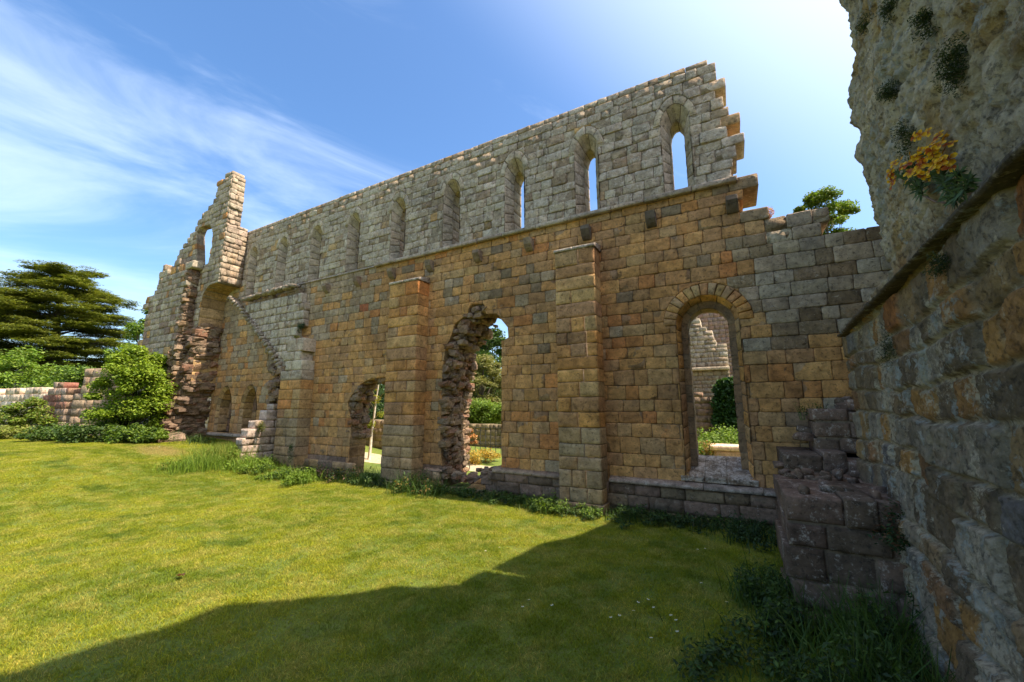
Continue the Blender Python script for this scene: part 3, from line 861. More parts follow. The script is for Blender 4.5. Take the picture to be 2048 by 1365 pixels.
pale = sst(.10, .38, fbm(np.stack([Yg * 2.2, Zg * 1.0, Yg * 0], -1), 4, 36))
lich = np.clip(lich + .35 * pale, 0, 1.1)
Ca = np.concatenate([Cc, lich[..., None]], -1)
inside = (edge > 0) & (Zg < 5.72)
nu, nv = Yg.shape; F4 = grid_faces(nu, nv); ok = inside.reshape(-1)[F4].all(1); F4 = F4[ok][:, ::-1]
used = np.unique(F4); remap = -np.ones(nu * nv, int); remap[used] = np.arange(len(used))
a = Acc(); a.add(V.reshape(-1, 3)[used], remap[F4], Ca.reshape(-1, 4)[used])
# ragged end returning away from the lawn (raked back)
build('wall_face', a, M_NEAR, near)
# thick body behind the face, with the broken skyline that shades the lawn
a = Acc(); yy = np.arange(-9, 4.41, .12); tops = []
for y in yy:
    t = top_y(y) if y > sy[0] else shh[0] + .15 * math.sin(y * 2.1) + .2 * math.sin(y * .9)
    tops.append(t)
tops = np.array(tops)
def wall_prism(a, plan_front, plan_back, tops, zb, col, zdiv=.35):
    n = len(tops)
    for i in range(n - 1):
        nz = 14
        for side, pl, fl in ((0, plan_front, True), (1, plan_back, False)):
            G = np.zeros((2, nz, 3))
            for k, j in enumerate((i, i + 1)):
                zz = np.linspace(zb, tops[j], nz); G[k, :, 0] = pl[j][0]; G[k, :, 1] = pl[j][1]; G[k, :, 2] = zz
            G[..., 0] += .07 * fbm(G * 1.7, 3, 14) 
            patch3(a, G[::-1] if fl else G, col)
        T_ = np.array([[[plan_front[j][0], plan_front[j][1], tops[j]], [plan_back[j][0], plan_back[j][1], tops[j]]] for j in (i, i + 1)])
        T_[..., 0] += .07 * fbm(T_ * 1.7, 3, 14)
        patch3(a, T_, col)
    for j, fl in ((0, False), (n - 1, True)):
        G = np.zeros((2, 2, 3)); G[0, :] = [plan_front[j][0], plan_front[j][1], 0]; G[1, :] = [plan_back[j][0], plan_back[j][1], 0]
        G[:, 0, 2] = zb; G[:, 1, 2] = tops[j]; patch3(a, G[::-1] if fl else G, col)
cbody = colA((.34, .29, .22), .8)
pf = [(WX0 + WK * y + .36, y) for y in yy]; pb = [(WX0 + WK * y + 1.9, y) for y in yy]
wall_prism(a, pf, pb, tops, -.4, cbody)
# raked end beyond 4.4 m: hidden behind the face from the lawn, keeps the shadow's shoulder
RK = .285
yr = np.arange(4.38, 7.3, .12); rt = []
ry, rh = [], []
for p in SH:
    d, _ = ray(*p); s = -EYE / d[2]; X0, Y0 = d[0] * s, d[1] * s
    t = (RK * Y0 + .05 - X0) / (SD[0] / SD[2] - RK * SD[1] / SD[2]); ry.append(Y0 + SD[1] / SD[2] * t); rh.append(t)
tr_ = np.interp(yr, ry, rh)
wall_prism(a, [(RK * y + .05, y) for y in yr], [(RK * y + 1.8, y) for y in yr], tr_, -.4, cbody)
yl = np.arange(4.38, 7.6, .15)
wall_prism(a, [(WX0 + WK * y + (.34 if y < 5.4 else .20), y) for y in yl], [(WX0 + WK * y + 1.6, y) for y in yl], np.full(len(yl), ZS - .06), -.4, cbody)
build('wall_core', a, M_NEAR, near)
FN = Frame((WX0, 0, 0), (-WK, -1, 0), (-1, WK, 0))
a = Acc(); u = -5.72; k = 0
while u < -1.35:
    l = random.uniform(.5, 1.1); e = min(u + l, -1.35)
    boxstone(a, FN, u + .003, e - .003, ZS - .030 + random.uniform(-.006, .006), ZS + .018 + random.uniform(-.006, .006), .06 + random.uniform(-.01, .01), -.2,
             colA(jc((.13, .11, .085), .2), .55), k, slope=.015, step=.03); u = e; k += 1
build('drip_moulding', a, M_NEAR, near)

# broken foot of a cross wall in the corner
ft = empty('broken_wall_base', (.7, 4.6, 0), 'low broken block of dark purple masonry with pale lichen in the shaded corner', 'ruined wall')
a = Acc(); k = 0
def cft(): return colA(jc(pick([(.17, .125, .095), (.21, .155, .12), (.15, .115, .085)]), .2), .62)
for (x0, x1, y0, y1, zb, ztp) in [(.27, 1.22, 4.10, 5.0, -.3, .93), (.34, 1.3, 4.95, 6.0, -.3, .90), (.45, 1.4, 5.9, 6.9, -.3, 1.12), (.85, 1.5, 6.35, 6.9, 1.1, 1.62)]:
    for (z0, z1) in rows_between(zb, ztp, .205, .22):
        x = x0 + random.uniform(-.02, .03)
        while x < x1 - .05:
            e = min(x + random.uniform(.2, .44), x1); e = x1 if x1 - e < .12 else e
            f = Frame((0, y0 + random.uniform(-.012, .02), 0), (1, 0, 0), (0, -1, 0))
            tp = z1 - .004 + (random.uniform(-.07, .03) if z1 > ztp - .1 else 0)
            boxstone(a, f, x + .004, e - .004, z0 + .004, tp, random.uniform(-.02, .02), -(y1 - y0), cft(), k, step=.04, slope=random.uniform(0, .02)); x = e; k += 1
    a.add(np.array([[x0 + .03, y0 + .03, zb], [x1, y0 + .03, zb], [x1, y1, zb], [x0 + .03, y1, zb], [x0 + .03, y0 + .03, ztp - .08], [x1, y0 + .03, ztp - .08], [x1, y1, ztp - .08], [x0 + .03, y1, ztp - .08]]),
          np.array([[0, 1, 5, 4], [1, 2, 6, 5], [2, 3, 7, 6], [3, 0, 4, 7], [4, 5, 6, 7]]), MORTAR * .8)
for _ in range(50):
    c = (random.uniform(.4, 1.25), random.uniform(4.25, 6.6), .90 + .07 * random.random())
    lump(a, c, (random.uniform(.03, .08), random.uniform(.03, .08), random.uniform(.02, .05)), cft(), k, 6); k += 1
for _ in range(30):
    c = (random.uniform(.75, 1.4), random.uniform(6.5, 6.9), random.uniform(1.2, 1.75)); 
    if c[2] > 1.3 + (c[0] - .75) * .8: continue
    lump(a, c, (random.uniform(.06, .15), random.uniform(.06, .15), random.uniform(.04, .09)), cft(), k); k += 1
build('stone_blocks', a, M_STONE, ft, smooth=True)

# ================================================================ GROUND
m, t, b, o = mat_new('turf')
g = t.nodes.new('ShaderNodeNewGeometry'); P = g.outputs['Position']
c = mmix(t, mrange(t, noise(t, P, .8, 5, .6), .35, .65, 0, 1, True), (.11, .165, .010), (.19, .225, .018))
c = mmix(t, mrange(t, noise(t, P, 22, 5, .7), .45, .7, 0, .7, True), c, (.14, .13, .045))
t.links.new(c, b.inputs['Base Color']); b.inputs['Roughness'].default_value = .95
bp = t.nodes.new('ShaderNodeBump'); bp.inputs['Strength'].default_value = .9; bp.inputs['Distance'].default_value = .04
t.links.new(noise(t, P, 40, 5, .7), bp.inputs['Height']); t.links.new(bp.outputs[0], b.inputs['Normal'])
M_TURF = m
def axis_var(lo, hi, n0, n1, step):
    core = np.arange(n0, n1 + 1e-6, step); a1 = n0 - np.geomspace(step, n0 - lo, 26)[::-1]; a2 = n1 + np.geomspace(step, hi - n1, 26)
    return np.concatenate([a1, core, a2])
gx_ = axis_var(-900, 900, -24, 4, .25); gy_ = axis_var(-900, 900, -2, 12, .25)
GX, GY_ = np.meshgrid(gx_, gy_, indexing='ij'); GZ = ground_z(GX, GY_)
a = Acc(); a.add(np.stack([GX, GY_, GZ], -1).reshape(-1, 3), grid_faces(len(gx_), len(gy_)), np.array([.1, .1, .1, 0]))
tag(build('ground', a, M_TURF), kind='structure')

# lawn: real blades, instanced patches
DRY = far(318, 930, 1.0); DRY = (DRY - np.array([0, 0, EYE])) * ((.16 - EYE) / (DRY[2] - EYE))
def dry_mask(t, P):
    sb = t.nodes.new('ShaderNodeVectorMath'); sb.operation = 'SUBTRACT'; t.links.new(P, sb.inputs[0]); sb.inputs[1].default_value = (float(DRY[0]), float(DRY[1]), 0)
    sc = t.nodes.new('ShaderNodeVectorMath'); sc.operation = 'MULTIPLY'; t.links.new(sb.outputs[0], sc.inputs[0]); sc.inputs[1].default_value = (1.0, 2.0, 0)
    ln = t.nodes.new('ShaderNodeVectorMath'); ln.operation = 'LENGTH'; t.links.new(sc.outputs[0], ln.inputs[0])
    d = mmath(t, 'ADD', ln.outputs['Value'], mmath(t, 'MULTIPLY', noise(t, P, 3.0, 4, .6), .9))
    return mrange(t, d, .9, 1.6, .85, 0, True)
def leaf_col_mat_grass():
    m, t, b, o = mat_new('grass_blade')
    g = t.nodes.new('ShaderNodeNewGeometry'); P = g.outputs['Position']
    at = t.nodes.new('ShaderNodeAttribute'); at.attribute_name = 'Col'
    big = noise(t, P, .55, 5, .62, .6); mid = noise(t, P, 3.2, 5, .65)
    c1 = mmix(t, mrange(t, big, .36, .62, 0, 1, True), (.18, .24, .008), (.35, .37, .020))
    c1 = mmix(t, mrange(t, mid, .42, .68, 0, .75, True), c1, (.46, .42, .085))
    c1 = mmix(t, mrange(t, noise(t, P, 1.5, 4, .6), .55, .72, 0, .8, True), c1, (.08, .155, .008))
    c1 = mmix(t, dry_mask(t, P), c1, (.46, .36, .12))
    c1 = mmix(t, 1.0, c1, at.outputs['Color'], 'MULTIPLY')
    t.links.new(c1, b.inputs['Base Color']); b.inputs['Roughness'].default_value = .55; b.inputs['Specular IOR Level'].default_value = .25
    tr = t.nodes.new('ShaderNodeBsdfTranslucent'); t.links.new(c1, tr.inputs[0])
    mx = t.nodes.new('ShaderNodeMixShader'); mx.inputs[0].default_value = .4
    t.links.new(b.outputs[0], mx.inputs[1]); t.links.new(tr.outputs[0], mx.inputs[2]); t.links.new(mx.outputs[0], o.inputs[0])
    return m
M_GRASS = leaf_col_mat_grass()
def blades(acc, pos, h, wd, lean, col, r):
    n = len(pos); th = r.uniform(0, 2 * np.pi, n); la = r.uniform(0, 2 * np.pi, n)
    wv = np.stack([np.cos(th), np.sin(th), th * 0], -1) * (wd / 2)[:, None]; lv = np.stack([np.cos(la), np.sin(la), la * 0], -1)
    L = []
    for f, ww in ((0, 1), (.5, .8), (1, .12)):
        c = pos + lv * (lean * f ** 1.7)[:, None] + np.array([0, 0, 1]) * (h * (f - .18 * f * f * (lean / np.maximum(h, 1e-5))))[:, None]
        L += [c - wv * ww, c + wv * ww]
    V = np.stack(L, 1).reshape(-1, 3); i = np.arange(n)[:, None] * 6
    Q = np.concatenate([i + np.array([[0, 1, 3, 2]]), i + np.array([[2, 3, 5, 4]])])
    acc.add(V, Q, np.repeat(np.concatenate([col, np.zeros((n, 1))], 1), 6, 0))
def grass_patch(name, n, size, h0, h1, seed):
    r = np.random.default_rng(seed); a = Acc()
    pos = np.stack([r.uniform(-size / 2, size / 2, n), r.uniform(-size / 2, size / 2, n), np.full(n, -.004)], -1)
    cl = .5 + .5 * vn(pos * 14 + seed, seed); h = r.uniform(h0, h1, n) * (.65 + .6 * cl)
    k = r.uniform(.6, 1.25, n); col = np.stack([k * r.uniform(.9, 1.15, n), k, k * r.uniform(.8, 1.2, n)], -1)
    dry = r.random(n) < .07; col[dry] = [2.0, 1.5, 2.2]
    blades(a, pos, h, r.uniform(.0028, .005, n), h * r.uniform(.3, 1.3, n), col, r)
    V = np.concatenate(a.V); Q = np.concatenate(a.Q); C = np.concatenate(a.C)
    me = bpy.data.meshes.new(name); me.from_pydata(V.tolist(), [], Q.tolist())
    at = me.color_attributes.new('Col', 'FLOAT_COLOR', 'POINT'); at.data.foreach_set('color', C.astype(np.float32).ravel()); me.materials.append(M_GRASS)
    return bpy.data.objects.new(name, me)
patches = [grass_patch('grass_patch', 2400, .62, .016, .038, k) for k in range(4)]
pcol = bpy.data.collections.new('grass_patches')
for p in patches: pcol.objects.link(p)
def scatter(name, pts, rot, scl, coll):
    me = bpy.data.meshes.new(name); me.from_pydata(pts.tolist(), [], [])
    for nm, dat, ty in (('rot', rot, 'FLOAT_VECTOR'), ('scl', scl, 'FLOAT_VECTOR')):
        at = me.attributes.new(nm, ty, 'POINT'); at.data.foreach_set('vector', dat.astype(np.float32).ravel())
    o = link_obj(name, me); md = o.modifiers.new('scatter', 'NODES'); ng = bpy.data.node_groups.new('scatter', 'GeometryNodeTree'); md.node_group = ng
    ng.interface.new_socket('Geometry', in_out='INPUT', socket_type='NodeSocketGeometry'); ng.interface.new_socket('Geometry', in_out='OUTPUT', socket_type='NodeSocketGeometry')
    gi = ng.nodes.new('NodeGroupInput'); go = ng.nodes.new('NodeGroupOutput'); ip = ng.nodes.new('GeometryNodeInstanceOnPoints'); ci = ng.nodes.new('GeometryNodeCollectionInfo')
    ci.inputs[0].default_value = coll; ci.inputs[1].default_value = True; ci.inputs[2].default_value = True
    ng.links.new(gi.outputs[0], ip.inputs['Points']); ng.links.new(ci.outputs[0], ip.inputs['Instance']); ip.inputs['Pick Instance'].default_value = True
    for nm, sk in (('rot', 'Rotation'), ('scl', 'Scale')):
        na = ng.nodes.new('GeometryNodeInputNamedAttribute'); na.data_type = 'FLOAT_VECTOR'; na.inputs[0].default_value = nm; ng.links.new(na.outputs[0], ip.inputs[sk])
    ng.links.new(ip.outputs[0], go.inputs[0]); return o
gxs = np.arange(-28, 1.3, .40); gys = np.arange(.4, 7.0, .40); A1, A2 = np.meshgrid(gxs, gys, indexing='ij')
pts = np.stack([A1.ravel(), A2.ravel()], -1) + rng.uniform(-.1, .1, (A1.size, 2))
pts = np.concatenate([pts, np.stack([rng.uniform(-26, -16, 260), rng.uniform(-2, 8, 260)], -1)])
keep = (pts[:, 0] < WX0 + WK * pts[:, 1] - .1)
# only where the lawn can be seen
vx = pts[:, 0] * ch + pts[:, 1] * sh; vy = -pts[:, 0] * sh + pts[:, 1] * ch
keep &= (vy > 1.4) & (np.abs(vx) < vy * 1.42 + .8)
pts = pts[keep]; pz = ground_z(pts[:, 0], pts[:, 1])
rot = np.stack([pz * 0, pz * 0, rng.uniform(0, 6.28, len(pz))], -1); s_ = rng.uniform(.85, 1.2, len(pz))
from mathutils import Matrix, Vector
for i_ in range(len(pts)):
    x_, y_ = pts[i_]; h_ = .25
    gx1 = (ground_z(x_ + h_, y_) - ground_z(x_ - h_, y_)) / (2 * h_); gy1 = (ground_z(x_, y_ + h_) - ground_z(x_, y_ - h_)) / (2 * h_)
    q_ = Vector((0, 0, 1)).rotation_difference(Vector((-float(gx1), -float(gy1), 1)).normalized()).to_matrix() @ Matrix.Rotation(float(rot[i_, 2]), 3, 'Z'); rot[i_] = q_.to_euler()[:]
lawn = scatter('lawn_grass', np.concatenate([pts, pz[:, None]], 1), rot, np.stack([s_ / s_, s_ / s_, s_], -1), pcol)
tag(lawn, 'short mown sunlit lawn grass in front of the ruined wall', 'grass', kind='stuff')

# ================================================================ PLANTS
def leaves(acc, cen, n, rad, size, cols, r, flat=0.0, asp=.5, droop=0.0, shell=.35, var=.25):
    """leaf quads through an ellipsoid clump"""
    d = r.normal(size=(n, 3)); d /= np.linalg.norm(d, axis=1)[:, None]
    q = d * (r.random(n) ** shell)[:, None] * np.array(rad)
    p = np.array(cen) + q
    nrm = r.normal(size=(n, 3)) * (1 - flat * .75) + d * .4; nrm[:, 2] = np.abs(nrm[:, 2]) + flat * 1.6 + .25
    nrm /= np.linalg.norm(nrm, axis=1)[:, None]
    t1 = np.cross(nrm, r.normal(size=(n, 3))); t1 /= np.maximum(np.linalg.norm(t1, axis=1)[:, None], 1e-6); t2 = np.cross(nrm, t1)
    L = size * r.uniform(.6, 1.35, n); W = L * asp
    a_ = p - t1 * (L / 2)[:, None]; b_ = p + t2 * (W / 2)[:, None] - t1 * (L * .08)[:, None] ; c_ = p + t1 * (L / 2)[:, None] - np.array([0, 0, 1]) * (L * droop)[:, None]; e_ = p - t2 * (W / 2)[:, None] - t1 * (L * .08)[:, None]
    V = np.stack([a_, b_, c_, e_], 1).reshape(-1, 3); Q = np.arange(n * 4).reshape(-1, 4)
    cl = np.array(cols)[r.integers(0, len(cols), n)] * r.uniform(1 - var, 1 + var, (n, 1))
    acc.add(V, Q, np.repeat(np.concatenate([cl, np.zeros((n, 1))], 1), 4, 0))
def tube(acc, pts, r0, r1, col, sides=7):
    pts = np.array(pts, float); n = len(pts); V = []
    for i in range(n):
        d = pts[min(i + 1, n - 1)] - pts[max(i - 1, 0)]; d = d / max(1e-6, np.linalg.norm(d))
        x = np.cross(d, [0.3, .2, 1.0] if abs(d[2]) < .9 else [1, .1, 0]); x /= np.linalg.norm(x); y = np.cross(d, x); r = r0 + (r1 - r0) * i / (n - 1)
        for k in range(sides): an = 2 * math.pi * k / sides; V.append(pts[i] + r * (x * math.cos(an) + y * math.sin(an)) * (1 + .1 * math.sin(i * 2 + k * 2.3)))
    Q = [[i * sides + k, i * sides + (k + 1) % sides, (i + 1) * sides + (k + 1) % sides, (i + 1) * sides + k] for i in range(n - 1) for k in range(sides)]
    acc.add(np.array(V), np.array(Q), np.array(list(col) + [0.0]))
def wander(a, b, n, amp, r, sag=0):
    a = np.array(a, float); b = np.array(b, float); t = np.linspace(0, 1, n)[:, None]
    p = a * (1 - t) + b * t + r.normal(size=(n, 3)) * amp * np.sin(t * math.pi); p[:, 2] += (sag * np.sin(t * math.pi))[:, 0]; return p
G_LIT = [(.13, .21, .018), (.17, .25, .022), (.20, .26, .03), (.10, .16, .016)]
G_MID = [(.06, .11, .018), (.08, .13, .02), (.045, .085, .016), (.10, .14, .03)]
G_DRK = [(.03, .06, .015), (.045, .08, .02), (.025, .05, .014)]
G_YEL = [(.22, .24, .04), (.18, .22, .03), (.26, .25, .06)]
BARK = (.10, .075, .05)
def tree(name, base, H, W, label, cat, cols, leaf, n, seed, trunk_h=.25, clumps=40, group=None, shape='round', tr=.02, bark=BARK, asp=.55, lean=(0, 0), kindname='crown', clr=.16, D=None):
    """tapered trunk, limbs to each leaf clump, crown of leaf clumps with gaps"""
    r = np.random.default_rng(seed); base = np.array(base, float); root = empty(name, base, label, cat, group); D = D or W
    T = Acc(); top = base + np.array([lean[0], lean[1], H * .82]); sp_ = wander(base - [0, 0, .2], top, 9, W * .03, r); tube(T, sp_, H * tr * 1.25, H * tr * .25, bark, 9)
    C = Acc()
    for k in range(clumps):
        while True:
            q = r.uniform(-1, 1, 3)
            if np.dot(q, q) < 1 and np.dot(q, q) > .12: break
        z = trunk_h + (1 - trunk_h) * (q[2] * .5 + .5)
        f = {'round': math.sqrt(max(.08, 1 - (2 * (z - trunk_h) / (1 - trunk_h) - 1) ** 2)) , 'column': .8, 'cone': 1.05 - z * .85, 'bush': math.sqrt(max(.1, 1 - z * z * .8))}[shape]
        c = base + np.array([q[0] * W / 2 * f + lean[0] * z, q[1] * D / 2 * f + lean[1] * z, z * H])
        rr = W * clr * r.uniform(.55, 1.35)
        leaves(C, c, int(n / clumps * r.uniform(.6, 1.4)), (rr, rr, rr * .62), leaf, cols, r, .25, asp, shell=.5)
        if k % 2 == 0:
            i = int(np.clip(z * 8 - 1.5, 0, 7)); tube(T, wander(sp_[i], c, 6, W * .02, r, -.02 * W), H * tr * .35, H * tr * .08, bark, 5)
    build('trunk', T, M_BARK, root); build(kindname, C, M_LEAF, root, smooth=False)
    return root
def cedar(name, base, H, W, label, seed, cols, tiers=16):
    r = np.random.default_rng(seed); base = np.array(base, float); root = empty(name, base, label, 'tree')
    T = Acc(); C = Acc(); top = base + np.array([0, 0, H]); sp_ = wander(base - [0, 0, .5], top, 14, .15, r); tube(T, sp_, H * .045, .06, (.09, .065, .05), 10)
    for k in range(tiers):
        z = .30 + .68 * (k / (tiers - 1)); half = W / 2 * (np.interp(z, [.3, .42, .6, .8, .92, 1], [.80, 1.0, .98, .82, .62, .30]))
        nb = 8 if z < .85 else 6
        for j in range(nb):
            an = 2 * math.pi * (j + r.uniform(-.3, .3)) / nb + k * .7; L = half * r.uniform(.66, 1.08); dirv = np.array([math.cos(an), math.sin(an), 0])
            zb = H * (z - .02 + r.uniform(-.06, .06)); s = base + [0, 0, zb - .03 * H]; e = base + dirv * L + [0, 0, zb + H * r.uniform(.0, .05)]
            pts = wander(s, e, 8, .12, r, .02 * H); tube(T, pts, .16 * (1.2 - z), .03, (.08, .06, .045), 6)
            for q in range(3, 8):
                ctr = pts[q]; side = np.cross(dirv, [0, 0, 1])
                sp2 = L * .20 * (1.15 - abs(q - 5) * .12)
                for ss in (-1, -.35, .35, 1):
                    cc = ctr + side * ss * sp2 * r.uniform(.6, 1.2) + [0, 0, r.uniform(-.35, .40)] + dirv * r.uniform(-.4, .4)
                    leaves(C, cc, 120, (.9 * W / 13, .9 * W / 13, .16), .27, cols, r, .85, .30, .1, .5)
            # ragged tip sprays
            leaves(C, e + dirv * .2, 90, (.8, .8, .13), .32, cols, r, .85, .28, .25, .5)
    build('trunk', T, M_BARK, root); build('crown', C, M_LEAF, root, smooth=False)
    return root
def gz_at(x, y): return float(ground_z(x, y))
def farbase(px, py, fwd, z=None):
    p = far(px, py, fwd); return np.array([p[0], p[1], gz_at(p[0], p[1]) if z is None else z])
def htop(px, py, fwd, zb=0): return far(px, py, fwd)[2] - zb

CED = [(.15, .17, .022), (.20, .21, .03), (.11, .13, .02), (.25, .245, .04), (.08, .10, .018)]
b_ = farbase(92, 760, 42, .3)
cedar('cedar_tree', b_, htop(150, 548, 42, .3), 13.2, 'large old cedar with flat dark green layered branches behind the broken left wall', 5, CED)
b_ = farbase(-75, 760, 46, .3)
cedar('cedar_tree', b_, htop(-40, 550, 46, .3), 5.5, 'conifer with only its branch tips showing at the left edge of the view', 9, CED, 9)
# leafy trees and bushes on the left
tree('leafy_tree', farbase(292, 760, 27, .5), htop(280, 612, 27, .5), 3.6, 'light green leafy tree rising between the cedar and the gable', 'tree', G_LIT + G_MID[:2], .20, 9000, 21, .2, 38)
bb = farbase(258, 868, 12.6)
tree('round_bush', bb, htop(250, 690, 12.6, bb[2]), 2.05, 'bright yellow green rounded bush growing against the foot of the gable', 'bush', [(.19, .27, .018), (.24, .32, .022), (.14, .21, .016), (.28, .34, .035)], .08, 40000, 22, .04, 90, shape='bush', tr=.012, clr=.17)
tree('leafy_tree', farbase(30, 800, 24, .5), htop(30, 705, 24, .5), 6.5, 'low spreading green tree behind the sunlit broken wall at the far left', 'tree', G_LIT, .16, 16000, 23, .1, 60, shape='bush', clr=.12)
tree('leafy_tree', farbase(145, 820, 22, .5), htop(130, 735, 22, .5), 4.2, 'green shrub filling the gap between the far left wall and the stone pier', 'bush', G_LIT + G_MID, .14, 11000, 24, .02, 44, shape='bush', clr=.13)
tree('leafy_tree', farbase(215, 800, 26, .5), htop(215, 735, 26, .5), 4.5, 'dark green shrub behind the stone pier and beneath the cedar', 'bush', G_MID + G_DRK, .16, 8000, 25, .05, 36, shape='bush', clr=.13)
for (px, wd, hh, fw, cols, lab, sd) in [(120, 1.7, .42, 12.4, G_MID + G_LIT[:1], 'spreading green nettle clump left of the bright bush', 31), (195, 1.8, .52, 12.0, G_MID, 'dense dark green nettle clump below the middle of the bright bush', 32),
                                 (262, 1.5, .45, 11.8, G_LIT + G_MID, 'lighter green weed clump between the nettles and the gable foot', 33), (305, 1.0, .34, 12.0, G_LIT, 'low grassy weed clump touching the gable foot', 34)]:
    b_ = farbase(px, 868, fw); tree('weed_clump', b_, hh, wd, lab, 'weeds', cols, .075, 6500, sd, .0, 34, 'weeds below the bright bush', 'bush', .008, clr=.13)

# far walls on the left
def ruin(name, pts_px, fwd, ang, h, T, label, cf, keep=None, cat='ruined wall', zb=.3, lo=False, wmin=.3, wmax=.6):
    """straight piece of wall: pts_px left/right pixel at the base"""
    a0 = farbase(pts_px[0], 830, fwd[0], 0); a1 = farbase(pts_px[1], 830, fwd[1], 0)
    U = (a1 - a0); U[2] = 0; L = np.linalg.norm(U); U /= L; Nn = np.array([U[1], -U[0], 0])
    root = empty(name, (a0[0], a0[1], zb), label, cat); fr = Frame(a0, U, Nn); a = Acc()
    hf = h if callable(h) else (lambda u: h)
    masonry(a, fr, rows_between(zb - .3, zb + 12 if False else max(hf(x) for x in np.linspace(0, L, 12)) + .15, lo or .24, .15), 0, L, keep or (lambda u, z: z < hf(u)), T, cf, (), wmin, wmax, step=.12, jag=.10, rough=.02, pillow=.012)
    build('masonry', a, M_STONE, root)
    return root, fr, L
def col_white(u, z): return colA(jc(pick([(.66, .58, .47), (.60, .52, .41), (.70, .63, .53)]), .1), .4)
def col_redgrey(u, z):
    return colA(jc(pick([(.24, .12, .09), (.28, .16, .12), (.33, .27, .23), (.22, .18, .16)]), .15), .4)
zt = lambda px, py, fw: far(px, py, fw)[2]
h0, h1 = zt(0, 782, 17), zt(75, 785, 15.5)
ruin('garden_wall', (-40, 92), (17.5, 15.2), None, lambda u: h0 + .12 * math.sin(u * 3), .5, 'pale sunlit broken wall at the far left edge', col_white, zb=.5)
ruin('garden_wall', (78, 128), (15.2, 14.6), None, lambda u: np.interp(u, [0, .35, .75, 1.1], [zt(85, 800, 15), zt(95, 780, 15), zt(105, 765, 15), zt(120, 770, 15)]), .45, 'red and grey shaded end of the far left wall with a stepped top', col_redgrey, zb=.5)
ruin('stone_pier', (140, 205), (14.6, 14.4), None, lambda u: np.interp(u, [0, .25, .5, 1.5], [zt(142, 800, 14.6), zt(158, 765, 14.6), zt(172, 735, 14.6), zt(190, 735, 14.6)]), .7, 'tapering pale sandstone pier between the far left wall and the bright bush', lambda u, z: colA(jc(pick([(.42, .34, .24), (.46, .36, .26), (.38, .31, .23)]), .1), .4), cat='pier', zb=.5, lo=.27)
b_ = farbase(45, 868, 14.2)
tree('climbing_shrub', b_, 1.35, 1.5, 'yellow green creeper climbing the sunlit wall at the far left', 'creeper', G_YEL + G_LIT, .08, 9000, 41, 0, 44, None, 'bush', .01, clr=.16)
b_ = farbase(12, 878, 12.5)
tree('weed_clump', b_, .40, 1.4, 'yellow grassy weeds at the foot of the far left wall', 'weeds', G_YEL, .07, 3000, 42, 0, 20, None, 'bush', .01, clr=.16)

# ---- seen through the broken doorway
def atw(px, py, Y): return onY(px, py, Y)
def treeY(name, px, pytop, Y, W, label, cat, cols, leaf, n, seed, zb=0, **k):
    p = atw(px, 800, Y); return tree(name, (p[0], Y, zb), atw(px, pytop, Y)[2] - zb, W, label, cat, cols, leaf, n, seed, **k)
treeY('dark_tree', 925, 622, 24, 7.5, 'dark green tree seen through the upper left of the broken opening', 'tree', G_DRK + G_MID, .20, 30000, 51, clumps=90, trunk_h=.15, clr=.12)
treeY('dark_tree', 985, 662, 26, 4.6, 'dark green bushy tree top against the sky in the broken opening', 'tree', G_DRK + G_MID, .17, 9000, 52, clumps=44, trunk_h=.2, clr=.10)
treeY('willow_tree', 965, 700, 20, 4.2, 'pale yellow green twiggy willow in the middle of the broken opening', 'tree', [(.20, .19, .05), (.16, .17, .04), (.24, .21, .07)], .13, 26000, 53, clumps=90, trunk_h=.02, shape='bush', clr=.11)
treeY('ivy_hedge', 968, 806, 15.5, 3.6, 'bright green clipped ivy hedge above the low wall in the broken opening', 'hedge', G_LIT, .09, 16000, 54, zb=1.0, clumps=60, trunk_h=.0, shape='column', tr=.008, clr=.12, D=1.0)
treeY('yellow_shrub', 962, 903, 10.4, 1.5, 'golden yellow shrub in the sun beyond the broken opening', 'shrub', [(.50, .30, .035), (.42, .27, .04), (.30, .24, .05)], .06, 3200, 55, clumps=26, trunk_h=.0, shape='bush', tr=.01, clr=.14)
treeY('copper_shrub', 940, 852, 9.2, .55, 'copper leaved shrub against the rubble edge of the broken opening', 'shrub', [(.42, .16, .06), (.50, .22, .08), (.34, .2, .06)], .05, 1200, 56, clumps=14, trunk_h=.45, shape='bush', tr=.012)
def ruinY(name, x0, x1, Y, hf, T, label, cf, zb=-.2, **k):
    root = empty(name, ((x0 + x1) / 2, Y, 0), label, 'ruined wall'); fr = Frame((0, Y, 0), (1, 0, 0), (0, -1, 0)); a = Acc()
    hm = max(hf(x) for x in np.linspace(x0, x1, 15))
    masonry(a, fr, rows_between(zb, hm, k.get('rh', .22), .15), x0, x1, lambda u, z: z < hf(u) and (k['keep'](u, z) if 'keep' in k else True), T, cf, (), .18, .42, step=.14, jag=.05, rough=.014, pillow=.012)
    build('masonry', a, M_STONE, root); return root
xa = atw(925, 900, 14.6)[0]; xb = atw(1010, 900, 14.6)[0]
ruinY('garden_wall', xa - .8, xb + 1.2, 14.6, lambda u: .95, .5, 'low shaded stone wall beneath the ivy hedge in the broken opening', lambda u, z: colA(jc(pick([(.22, .19, .12), (.26, .22, .14), (.18, .16, .11)])), .3))
